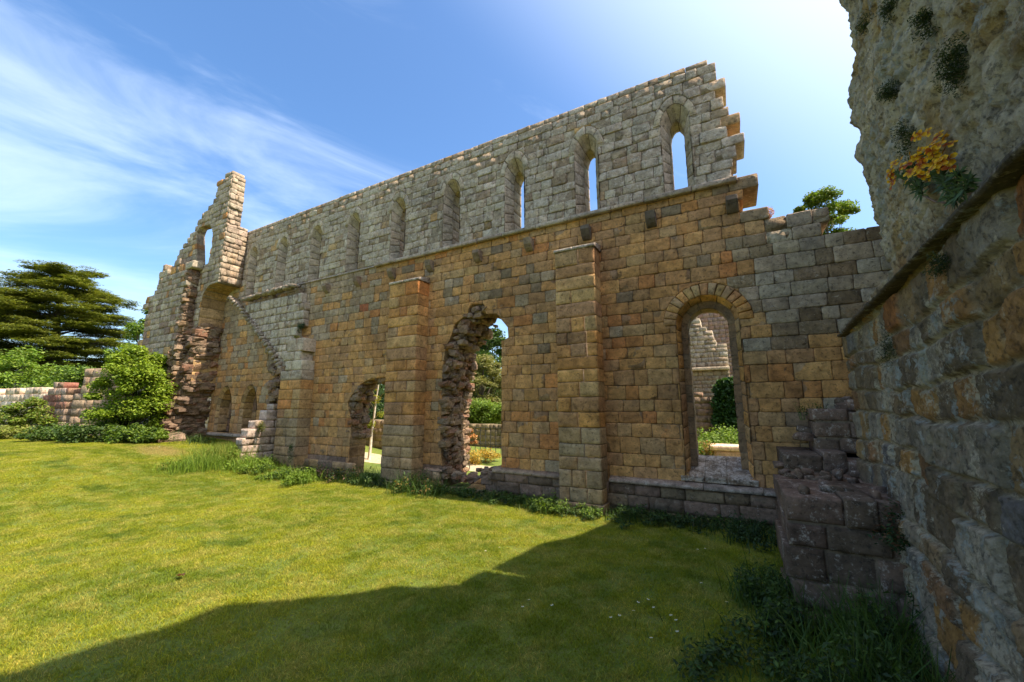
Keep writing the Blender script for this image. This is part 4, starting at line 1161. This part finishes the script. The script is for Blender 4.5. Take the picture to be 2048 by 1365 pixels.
# thin iron railing
rail = empty('iron_railing', (atw(985, 930, 12.5)[0], 12.5, 0), 'thin dark iron railing beside the path in the broken opening', 'railing')
xr = atw(985, 930, 12.5)[0]
for k in range(7):
    a = Acc(); x = xr - .75 + k * .22; tube(a, [(x, 12.5, -.05), (x, 12.5, .45), (x, 12.5, .95)], .012, .012, (.05, .045, .04), 6); build('post', a, M_BARK, rail)
for z in (.35, .92):
    a = Acc(); tube(a, [(xr - .8, 12.5, z), (xr, 12.5, z), (xr + .65, 12.5, z)], .011, .011, (.05, .045, .04), 6); build('rail', a, M_BARK, rail)
ruinY('garden_wall', -12.3, -9.2, 10.6, lambda u: 1.12 + .08 * math.sin(u * 5), .4, 'low grey shaded wall behind the pale jamb sliver in the small opening', lambda u, z: colA(jc(pick([(.24, .21, .15), (.28, .24, .17), (.20, .17, .12)])), .4))
# tree shape standing in for a sunlit sliver of stone jamb, shrub leaves above
bx = atw(740, 940, 8.9)
st_ = empty('lit_jamb_sliver', (bx[0], 8.9, 0), 'pale stem standing in for a sunlit sliver of stone jamb, with yellow green shrub leaves in the small broken opening', 'tree')
r = np.random.default_rng(61); a = Acc(); P_ = [atw(737, 950, 8.9), atw(738, 920, 8.9), atw(741, 890, 8.9), atw(743, 866, 8.9), atw(748, 835, 8.9), atw(752, 800, 8.9), atw(757, 770, 8.9)]
P_[0][2] = 0; tube(a, P_, .055, .02, (.62, .52, .40), 8)
for q in ((745, 850, 722, 822), (750, 822, 728, 790), (748, 840, 772, 812), (754, 800, 735, 770), (750, 810, 775, 780)):
    tube(a, [atw(q[0], q[1], 8.9), (atw(q[0], q[1], 8.9) + atw(q[2], q[3], 8.9)) / 2 + [0, 0, .05], atw(q[2], q[3], 8.85)], .018, .006, (.30, .25, .12), 5)
build('trunk', a, M_BARK, st_); a = Acc()  # trunk part is the jamb strip, its sunlight put into the pale colour
for q in ((742, 848, .14, 520), (738, 862, .12, 420), (752, 800, .16, 220), (735, 795, .10, 90), (750, 775, .12, 120), (762, 830, .12, 140)):
    leaves(a, atw(q[0], q[1], 8.9), q[3], (q[2], q[2], q[2]), .05, [(.40, .33, .03), (.30, .30, .04), (.20, .26, .03)], r)
build('crown', a, M_LEAF, st_, smooth=False)
treeY('dark_tree', 735, 740, 13.5, 3.0, 'dark shaded shrub behind the pale jamb sliver in the small opening', 'shrub', G_DRK + G_MID[:1], .10, 16000, 62, clumps=60, trunk_h=0, shape='bush', clr=.14)

# ---- seen through the round headed window
Yb = 17.0
def ub(px, py, Y): p = atw(px, py, Y); return (p[0], p[2])
dg = [ub(*p, Yb) for p in [(1340, 560), (1398, 612), (1403, 640), (1406, 655), (1420, 668), (1433, 678), (1448, 690), (1452, 705), (1457, 735)]]
zl = ub(1420, 737, Yb)[1]
def hfar(u):
    return float(np.interp(u, [p[0] for p in dg], [p[1] for p in dg]))
xe = ub(1457, 730, Yb)[0]
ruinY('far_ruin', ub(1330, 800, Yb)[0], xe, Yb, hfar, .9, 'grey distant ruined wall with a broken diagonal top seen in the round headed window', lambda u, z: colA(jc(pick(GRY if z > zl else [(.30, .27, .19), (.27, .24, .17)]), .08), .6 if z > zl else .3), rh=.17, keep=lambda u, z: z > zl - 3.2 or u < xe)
a = Acc(); frb = Frame((0, Yb, 0), (1, 0, 0), (0, -1, 0)); boxstone(a, frb, ub(1330, 740, Yb)[0], xe + .02, zl - .08, zl + .04, .14, -.05, colA((.50, .44, .34), .3), 3, step=.3)
fr_o = [o for o in bpy.data.objects if o.name == 'far_ruin'][0]
build('string_course', a, M_STONE, fr_o)
ruinY('far_ruin', ub(1380, 800, 23)[0], ub(1520, 800, 23)[0], 23, lambda u: ub(1440, 590, 23)[1], .8, 'reddish brown distant wall rising behind the grey ruin in the round headed window', lambda u, z: colA(jc(pick([(.30, .19, .145), (.33, .23, .18), (.27, .20, .17)]), .1), .5))
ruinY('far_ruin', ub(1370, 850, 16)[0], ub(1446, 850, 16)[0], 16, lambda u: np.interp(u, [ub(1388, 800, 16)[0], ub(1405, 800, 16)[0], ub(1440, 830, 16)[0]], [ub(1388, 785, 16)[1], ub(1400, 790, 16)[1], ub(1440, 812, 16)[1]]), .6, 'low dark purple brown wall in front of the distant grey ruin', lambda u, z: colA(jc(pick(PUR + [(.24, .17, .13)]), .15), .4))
r = np.random.default_rng(71); iv = empty('ivy', (ub(1450, 860, 15.8)[0], 15.8, 0), 'dark green ivy mass covering the end of the distant ruin in the round headed window', 'ivy'); a = Acc()
for k in range(90):
    py = r.uniform(765, 875); half = np.interp(py, [760, 800, 875], [10, 24, 30]); px = 1452 + r.uniform(-half, half) + (py - 760) * .08
    leaves(a, atw(px, py, 15.8), 130, (.22, .30, .22), .10, [(.03, .075, .012), (.045, .10, .015), (.02, .05, .01)], r, .1, .8)
build('foliage', a, M_LEAF, iv, smooth=False); a = Acc(); tube(a, [atw(1450, 905, 15.95), atw(1451, 850, 15.95), atw(1447, 780, 15.95)], .06, .02, BARK); build('stem', a, M_BARK, iv)
treeY('clipped_hedge', 1418, 862, 13.5, 2.9, 'bright green hedge in front of the distant ruin in the round headed window', 'hedge', G_LIT + [(.16, .22, .03)], .07, 15000, 72, clumps=70, trunk_h=0, shape='column', tr=.01, clr=.13)
treeY('orange_shrub', 1408, 884, 11.2, 1.0, 'low orange and green shrub at the lower left of the round headed window', 'shrub', [(.30, .20, .03), (.24, .12, .03), (.14, .17, .03)], .05, 3500, 73, clumps=30, trunk_h=0, shape='bush', tr=.01, clr=.15)
p = atw(1462, 897, 11.0)
sl = empty('stone_bench', (p[0], 11, 0), 'pale flat stone ledge in the sun beyond the round headed window', 'stone ledge'); a = Acc(); f11 = Frame((0, 11, 0), (1, 0, 0), (0, -1, 0))
boxstone(a, f11, p[0] - .45, p[0] + .9, ub(1460, 903, 11)[1], ub(1460, 893, 11)[1], 0, -.7, colA((.62, .52, .40), .2), 4); build('slab', a, M_STONE, sl)
a = Acc(); boxstone(a, f11, p[0] - .38, p[0] + .8, -.1, ub(1460, 904, 11)[1], -.04, -.6, colA((.45, .36, .27), .2), 5); build('slab_base', a, M_STONE, sl)
# sunlit rubble wall glimpsed beside the blind niches
p0 = atw(432, 820, 9.2)
ruinY('garden_wall', p0[0] - 1.6, p0[0] + 1.2, 9.2, lambda u: atw(432, 760, 9.2)[2] + .1 * math.sin(u * 4), .5, 'bright sunlit rubble wall glimpsed between the gable and the niches', col_white)
treeY('small_bush', 438, 732, 10.2, .9, 'small green bush above the sunlit rubble beside the gable arch', 'bush', G_LIT, .06, 1500, 74, clumps=16, trunk_h=.75, shape='bush', tr=.006, zb=.3)
# distant wood all round
a = Acc(); r = np.random.default_rng(400)
for k in range(330):
    an = R(r.uniform(-100, 75)); D_ = r.uniform(62, 85); hh = r.uniform(3.5, 9.0)
    c = np.array([math.sin(an) * D_, math.cos(an) * D_, 0]); cl = [G_MID, G_DRK, G_MID + G_LIT[:1]][r.integers(0, 3)]
    for z in np.arange(.8, hh, 2.0): leaves(a, c + [r.uniform(-1, 1), r.uniform(-1, 1), z], 70, (2.6, 2.6, 1.6), .75, cl, r, .2, .7)
tag(build('distant_wood', a, M_LEAF, smooth=False), 'far belt of dark green trees along the horizon', 'woodland', kind='stuff')
# tree over the wall top at the right
treeY('leafy_tree', 1692, 362, 9.6, 1.15, 'light green leafy tree showing above the wall top beside the tall rubble wall', 'tree', G_LIT + G_YEL[:1], .05, 22000, 75, clumps=60, trunk_h=.70, clr=.13, tr=.007)

# ---- plants on the walls and at their feet
def weed(pos, h, wdt, label, cat, cols, seed, n=260, leafs=.05, nb=120, name='weed_clump', group=None, bladecol=G_MID):
    r = np.random.default_rng(seed); pos = np.array(pos, float); root = empty(name, pos, label, cat, group)
    if n:
        a = Acc()
        for k in range(9):
            q = r.normal(size=2) * wdt * .28; hh = h * r.uniform(.35, .95)
            leaves(a, pos + [q[0], q[1], hh * .55], n // 9, (wdt * .22, wdt * .22, hh * .5), leafs, cols, r, .3, .45, .15, .6)
        build('leaves', a, M_LEAF, root, smooth=False)
    if nb:
        a = Acc(); pp_ = pos + np.concatenate([r.normal(size=(nb, 2)) * wdt * .3, np.full((nb, 1), -.02)], 1); hh = h * r.uniform(.4, 1.1, nb)
        cl = np.array(bladecol)[r.integers(0, len(bladecol), nb)] * r.uniform(.8, 1.4, (nb, 1))
        blades(a, pp_, hh, r.uniform(.006, .012, nb), hh * r.uniform(.1, .7, nb), cl, r); build('blades', a, M_LEAF, root, smooth=False)
    return root
def gp_(px, py):
    d, _f = ray(px, py); d = d / np.linalg.norm(d); t_ = np.arange(1.0, 60, .02); q = d[None] * t_[:, None]
    below = (q[:, 2] + EYE) < ground_z(q[:, 0], q[:, 1]); i = int(np.argmax(below)); return np.array([q[i, 0], q[i, 1], gz_at(q[i, 0], q[i, 1])])
YB = [(.30, .27, .05), (.22, .22, .04), (.18, .22, .03)]
WE = [((445, 922), .50, 1.0, 'tall bright grass clump before the niches', G_LIT + YB, YB + G_LIT, 2200, 2200), ((395, 938), .36, .9, 'grass tussock at the left edge of the weeds before the niches', G_LIT, G_LIT, 900, 1400),
      ((487, 938), .36, .9, 'leafy green weeds at the sunlit foot of the wall stub', G_LIT, G_LIT, 1800, 500), ((520, 945), .26, .6, 'low round weeds in front of the wall stub', G_LIT + G_MID, G_MID, 800, 80),
      ((560, 958), .38, .8, 'bushy green weeds at the corner right of the wall stub', G_LIT + G_MID, G_LIT, 1300, 140), ((605, 968), .40, .7, 'bright green leafy weeds on the sunny lawn edge', G_LIT, G_LIT, 1200, 200),
      ((640, 958), .36, .6, 'pink flowered weeds below the small broken opening', [(.30, .14, .10), (.24, .16, .09), (.10, .13, .03)], G_MID, 700, 60), ((685, 962), .34, .7, 'dark weeds with yellow flowers left of the buttress', G_DRK + [(.20, .12, .07), (.34, .28, .03)], G_MID, 900, 80),
      ((735, 968), .42, .55, 'deep green grass tuft against the left side of the buttress', G_MID, G_MID, 500, 300), ((815, 985), .48, .6, 'mixed green and orange weeds at the right foot of the buttress', G_MID + [(.30, .20, .04)], G_MID, 800, 260),
      ((865, 990), .42, .6, 'rusty weeds left of the broken opening', G_MID + [(.28, .16, .05)], G_MID, 700, 200), ((935, 992), .26, .5, 'small leafy weeds on the rubble threshold', G_MID, G_MID, 600, 40),
      ((1000, 1005), .22, .6, 'low dark weeds under the plinth between the buttresses', G_MID, G_MID, 500, 100), ((1065, 1018), .30, .5, 'leafy weeds left of the middle buttress foot', G_MID + G_LIT[:1], G_MID, 600, 80),
      ((1100, 1028), .36, .45, 'tall leafy nettles before the middle buttress', G_LIT + G_MID, G_MID, 800, 60), ((1175, 1035), .28, .42, 'broad leaved weeds at the middle buttress corner', G_LIT + G_MID, G_MID, 650, 50),
      ((1260, 1045), .28, .6, 'dark spreading nettles right of the middle buttress', G_DRK + G_MID, G_MID, 1100, 80), ((1340, 1050), .20, .5, 'small dark weeds below the round headed window', G_DRK, G_DRK, 500, 80),
      ((1410, 1060), .18, .5, 'sparse dark weeds near the base of the shaded wall', G_DRK, G_DRK, 300, 120), ((1500, 1085), .34, .6, 'dark nettles beside the broken block', G_DRK, G_DRK, 900, 200),
      ((340, 880), .35, .9, 'shaded tall weeds at the foot of the gable', G_DRK + G_MID, G_MID, 900, 300), ((400, 886), .32, .8, 'dark weeds among fallen stones under the broken arch', G_DRK + G_MID, G_MID, 800, 200)]
for k, (p, h, wd, lab, cl, bc, n, nb) in enumerate(WE):
    weed(gp_(*p), h, wd, lab, 'weeds', cl, 100 + k, n, .045 if k > 9 else .055, nb, 'weed_clump', 'weeds growing along the wall foot', bc)
a = Acc(); r = np.random.default_rng(300)
n = 15000; xx = r.uniform(-12.2, 1.0, n); off = np.abs(r.normal(size=n)) * .17; yy_ = np.where((xx < -6.05) & (xx > -7.05) | (xx < -1.97) & (xx > -2.78), 6.55, 6.86) - off
dens = vn(np.stack([xx * 1.3, xx * 0, xx * 0], -1), 77); kp = (r.uniform(-1, 1, n) * .7 < dens * 1.6 - .05); xx, yy_, off = xx[kp], yy_[kp], off[kp]; n = len(xx)
zz = ground_z(xx, yy_); hh = .05 + .16 * r.random(n) * np.exp(-off * 2)
P0 = np.stack([xx, yy_, zz - .01], -1); m1 = r.random(n) < .45
cl = np.array(G_MID + G_DRK + [(.14, .12, .05), (.16, .18, .03)])[r.integers(0, 9, n)] * r.uniform(.7, 1.3, (n, 1))
blades(a, P0[m1], hh[m1], r.uniform(.006, .013, m1.sum()), hh[m1] * .6, cl[m1], r)
for i in np.where(~m1)[0][::4]:
    leaves(a, P0[i] + [0, 0, hh[i] * .6], 5, (.05, .05, .04), .05, [tuple(cl[i])], r, .4, .6)
tag(build('undergrowth', a, M_LEAF, smooth=False), 'ragged low weeds and long grass fringing the foot of the long wall', 'undergrowth', kind='stuff')
weed((1.0, 4.05, .62), .42, .35, 'dark reddish creeper hanging over the right side of the broken block', 'creeper', G_DRK + [(.16, .07, .03)], 139, 1500, .03, 0, 'creeper')
weed((.95, 6.75, 1.5), .3, .3, 'green sprigs on top of the broken masonry against the corner', 'weeds', G_DRK + G_MID, 138, 300, .03, 30, 'wall_weeds')
# dark growth in the near right corner
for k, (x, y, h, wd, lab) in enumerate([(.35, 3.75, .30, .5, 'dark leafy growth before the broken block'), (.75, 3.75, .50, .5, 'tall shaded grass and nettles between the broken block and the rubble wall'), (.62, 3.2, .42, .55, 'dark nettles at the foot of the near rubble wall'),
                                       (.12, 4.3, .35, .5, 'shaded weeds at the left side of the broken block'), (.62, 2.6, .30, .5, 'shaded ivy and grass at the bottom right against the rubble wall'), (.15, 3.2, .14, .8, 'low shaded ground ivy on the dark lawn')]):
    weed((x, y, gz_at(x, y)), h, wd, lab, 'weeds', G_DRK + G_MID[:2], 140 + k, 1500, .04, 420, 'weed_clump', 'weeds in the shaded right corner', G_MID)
# plants rooted in the walls
def wallplant(px, py, plane, sx, sy_, label, cols, seed, n=260, leaf=.03, name='wall_plant', cat='wall plant'):
    c = onW(px, py) if plane == 'W' else onY(px, py, plane); r = np.random.default_rng(seed)
    off = (np.array([0, 0, EYE]) - c) / np.linalg.norm(np.array([0, 0, EYE]) - c) * .10 if plane == 'W' else np.array([0, -.06, 0])
    c = c + off; root = empty(name, c, label, cat); a = Acc()
    if plane == 'W': n = n * 4; leaf = .014
    for k in range(7):
        q = r.uniform(-.6, .6, 2); p_ = c + (np.array([0, q[0] * sx, q[1] * sy_]) if plane == 'W' else np.array([q[0] * sx, 0, q[1] * sy_]))
        leaves(a, p_, n // 7, (sx * .45 if plane != 'W' else .06, sx * .45 if plane == 'W' else .06, sy_ * .45), leaf, cols, r, .2, .3, .2, .6)
    build('leaves', a, M_LEAF, root, smooth=False); a = Acc()
    for k in range(5):
        q = r.uniform(-.35, .35, 2); e = c + (np.array([-.03, q[0] * sx, q[1] * sy_]) if plane == 'W' else np.array([q[0] * sx, -.03, q[1] * sy_])); tube(a, wander(c - off * 1.3, e, 4, .01, r), .004, .0015, (.12, .10, .05), 4)
    build('stems', a, M_BARK, root); return root
GG = [(.06, .08, .03), (.085, .10, .04), (.045, .065, .025)]
for k, (px, py, sx, sy_, lab) in enumerate([(1905, 128, .10, .16, 'largest grey green cushion plant high on the near rubble wall'), (1852, 46, .07, .09, 'small round cushion plant near the top of the rubble wall'), (1736, 48, .13, .10, 'thin green tuft near the upper left edge of the rubble wall'), (1784, 14, .10, .06, 'green tuft cut by the top of the view on the rubble wall'),
                                       (1812, 272, .10, .14, 'green tuft above the orange wallflower'), (1778, 186, .09, .08, 'sparse tuft on the left part of the rubble wall'), (1880, 522, .08, .09, 'dark tuft just below the drip moulding'), (1775, 700, .10, .2, 'small leafy plant low on the far end of the rubble wall')]):
    wallplant(px, py, 'W', sx, sy_, lab, GG, 160 + k, 420 if k == 0 else 240, .022)
wallplant(606, 655, 6.9, .18, .20, 'feathery blue green plant sprouting on the long wall left of centre', [(.05, .09, .05), (.07, .11, .06)], 171, 420, .05)
wallplant(598, 677, 6.85, .20, .09, 'yellow flowered plant below the blue green plant on the long wall', [(.42, .32, .02), (.30, .26, .03), (.08, .10, .02)], 172, 320, .04)
wallplant(528, 858, 6.3, .15, .25, 'yellow green plant clinging beside the right blind niche', [(.22, .20, .03), (.13, .15, .03), (.08, .1, .02)], 173, 380, .05)
wallplant(586, 905, 6.5, .10, .30, 'green creeper hanging low on the broken buttress', G_DRK + G_MID, 174, 260, .045)
wallplant(1400, 905, 7.0, .0001, .0001, 'tiny weed on the window sill', G_MID, 175, 20, .01) if False else None
PK = [(.52, .26, .18), (.60, .34, .24), (.42, .22, .14)]
for k, (px, py, w_, h_, lab) in enumerate([(1535, 424, .10, .13, 'dry pinkish plant on the step of the broken wall top'), (1582, 450, .24, .10, 'wide dry pink tuft on the low wall top at the right')]):
    c = onY(px, py + 10, 7.25); r = np.random.default_rng(180 + k); root = empty('dry_plant', c, lab, 'dry plant'); a = Acc(); 
    for j in range(16):
        e = c + [r.uniform(-w_, w_), r.uniform(-.1, .1), r.uniform(.4, 1.3) * h_]; tube(a, wander(c + [r.uniform(-w_, w_) * .6, 0, -.05], e, 4, .01, r), .003, .0015, (.35, .2, .12), 4)
    build('stems', a, M_BARK, root); a = Acc(); leaves(a, c + [0, 0, h_ * .5], 420, (w_, .10, h_ * .8), .03, PK, r); build('seed_heads', a, M_LEAF, root, smooth=False)
for k, (px, py) in enumerate([(1620, 452), (1650, 452)]):
    c = onY(px, py, 7.3); r = np.random.default_rng(190 + k); root = empty('grass_tuft', c, ['sparse dry grass stalks on the low wall top left of the tree', 'fine grass stalks on the low wall top nearest the tree'][k], 'grass tuft'); a = Acc()
    pp_ = c + np.stack([r.normal(size=30) * .09, r.normal(size=30) * .04, np.full(30, -.04)], -1); h = r.uniform(.08, .24, 30); blades(a, pp_, h, np.full(30, .005), h * .3, np.tile([.20, .18, .08], (30, 1)), r); build('blades', a, M_LEAF, root, smooth=False)

# orange wallflower on the near wall
base = onW(1912, 408) * .96 + np.array([0, 0, EYE]) * .04; wf = empty('wallflower', base, 'orange and red wallflower rooted above the drip moulding of the near rubble wall', 'flower')
r = np.random.default_rng(200)
def wp(px, py, o=.14):
    c = onW(px, py); v = np.array([0, 0, EYE]) - c; return c + v / np.linalg.norm(v) * (o + .06)
heads = [(1788, 348, 20), (1822, 328, 26), (1836, 322, 20), (1862, 290, 22), (1866, 306, 18), (1866, 336, 22), (1882, 328, 14)]
stems = [((1912, 408), (1870, 404), (1845, 390), (1825, 365), (1805, 352), (1790, 350)), ((1845, 390), (1838, 365), (1826, 345), (1822, 330)), ((1912, 408), (1898, 385), (1885, 355), (1870, 325), (1862, 300)), ((1898, 385), (1890, 362), (1872, 345), (1866, 338)), ((1905, 398), (1912, 370), (1918, 345)), ((1908, 402), (1928, 380), (1938, 358))]
a = Acc()
for s in stems: tube(a, [wp(x, y, .10 + .05 * i / len(s)) for i, (x, y) in enumerate(s)], .0045, .0028, (.13, .12, .04) if len(s) < 6 else (.16, .09, .05), 6)
build('stems', a, M_BARK, wf)
a = Acc()
for s in stems:
    for i in range(1, len(s)):
        p0, p1 = wp(*s[i - 1]), wp(*s[i])
        if s[i][0] > 1840 and s[i][1] > 385: continue
        for q in range(44):
            t = r.random(); o_ = p0 * (1 - t) + p1 * t; d = r.normal(size=3); d[0] *= .6; d += (p1 - p0) / np.linalg.norm(p1 - p0) * .7; d /= np.linalg.norm(d); L = r.uniform(.03, .058); sd2 = np.cross(d, [1, .2, .1]); sd2 /= np.linalg.norm(sd2); wv = sd2 * L * .13
            V = np.array([o_, o_ + d * L * .5 - wv, o_ + d * L - np.array([0, 0, .004]), o_ + d * L * .5 + wv]); c_ = np.array(pick([(.08, .12, .04), (.10, .15, .05), (.06, .09, .04)])); a.add(V, [[0, 1, 2, 3]], np.append(c_, 0))
build('leaves', a, M_LEAF, wf, smooth=False)
for (px, py, rp) in heads:
    a = Acc(); c0 = wp(px, py, .15); R_ = rp * .5 * .0040
    for f in range(9):
        fc = c0 + r.normal(size=3) * R_ * .75 * np.array([.7, 1, 1]); nrm = np.array([-1, -.5, .3]) + r.normal(size=3) * .5; nrm /= np.linalg.norm(nrm); t1 = np.cross(nrm, [0, 0, 1]); t1 /= np.linalg.norm(t1); t2 = np.cross(nrm, t1)
        for q in range(4):
            an = q * math.pi / 2 + .4 * f; d = t1 * math.cos(an) + t2 * math.sin(an); e = -t1 * math.sin(an) + t2 * math.cos(an); L = .023 * r.uniform(.8, 1.2); lift = nrm * .004
            V = np.array([fc, fc + d * L * .55 - e * L * .42 + lift, fc + d * L * 1.05 - e * L * .25, fc + d * L * 1.05 + e * L * .25, fc + d * L * .55 + e * L * .42 + lift]); C = np.array([[.30, .03, .01, 0], [.85, .42, .01, 0], [.90, .54, .012, 0], [.88, .50, .012, 0], [.80, .30, .01, 0]])
            if r.random() < .22: C = C * [.6, .25, .6, 1]
            a.add(V, [[0, 1, 2, 3], [0, 3, 4, 4]], C)
    build('flower_head', a, M_PETAL, wf, smooth=False)

# daisies and a fallen leaf on the lawn
dm = Acc(); cp_ = np.zeros(3)
for k in range(11):
    an = 2 * math.pi * k / 11; d = np.array([math.cos(an), math.sin(an), 0]); e = np.array([-d[1], d[0], 0]); dm.add(np.array([d * .003 + [0, 0, .05], d * .008 - e * .0025 + [0, 0, .051], d * .013 + [0, 0, .048], d * .008 + e * .0025 + [0, 0, .051]]), [[0, 1, 2, 3]], [.80, .80, .76, 0])
DA = [(1045, 1228), (1060, 1215), (1108, 1222), (1225, 1250), (1240, 1245), (1275, 1218), (1295, 1212), (1310, 1228), (1345, 1247), (1355, 1255), (1358, 1280), (1268, 1238), (1305, 1295), (1405, 1178), (1455, 1218), (1395, 1108), (1410, 1106), (970, 1112), (300, 900), (318, 898), (286, 912), (1000, 1105)]
d0 = None
for k, p in enumerate(DA):
    g0 = gp_(*p)
    if d0 is None:
        d0 = empty('daisy', g0, 'small white daisy in the lawn grass', 'daisy', 'daisies scattered in the lawn'); petals = build('petals', dm, M_PETAL, None, smooth=False); petals.parent = d0
        a = Acc(); tube(a, [(0, 0, 0), (.001, 0, .025), (0, 0, .05)], .0012, .001, (.08, .14, .03), 4); s_o = build('stem', a, M_LEAF, None); s_o.parent = d0
        a = Acc(); lump(a, (0, 0, .052), (.004, .004, .003), np.array([.7, .5, .03, 0]), 1, 5); c_o = build('centre', a, M_PETAL, None); c_o.parent = d0
        d0.location = tuple(g0)
        kids = [petals, s_o, c_o]
    else:
        e = d0.copy(); COL.objects.link(e); e.location = tuple(g0); e.rotation_euler = (random.uniform(-.3, .3), random.uniform(-.3, .3), random.uniform(0, 6))
        for c in kids: q = c.copy(); COL.objects.link(q); q.parent = e
g0 = gp_(360, 1160); a = Acc(); r = np.random.default_rng(3)
xs = np.linspace(-.06, .06, 7); ys_ = np.linspace(-1, 1, 5); V = []
for x in xs:
    wd = .026 * math.sqrt(max(0.02, 1 - (x / .064) ** 2))
    for y in ys_: V.append(g0 + [x, y * wd, .035 + .014 * abs(y) + .012 * math.sin(x * 40)])
a.add(np.array(V), grid_faces(7, 5), [.16, .07, .03, 0]); tag(build('fallen_leaf', a, M_LEAF, None, origin=g0), 'curled brown dead leaf lying alone on the sunlit lawn', 'leaf')
# pale trodden path behind the wall
a = Acc(); xs = np.arange(-14, 4.1, .25); ws = np.linspace(-1, 1, 9); G = np.zeros((len(xs), 9, 3))
for i, x in enumerate(xs):
    for j, q in enumerate(ws): G[i, j] = [x, 9.35 + .25 * math.sin(x * .7) + q * (.55 + .08 * math.sin(x * 2.3)), 0]
G[..., 2] = ground_z(G[..., 0], G[..., 1]) + .02 * (1 - np.abs(ws) ** 4)[None] + .003
a.add(G.reshape(-1, 3), grid_faces(len(xs), 9), np.array([.46, .37, .22, 0])); tag(build('path', a, M_BARK), kind='structure')
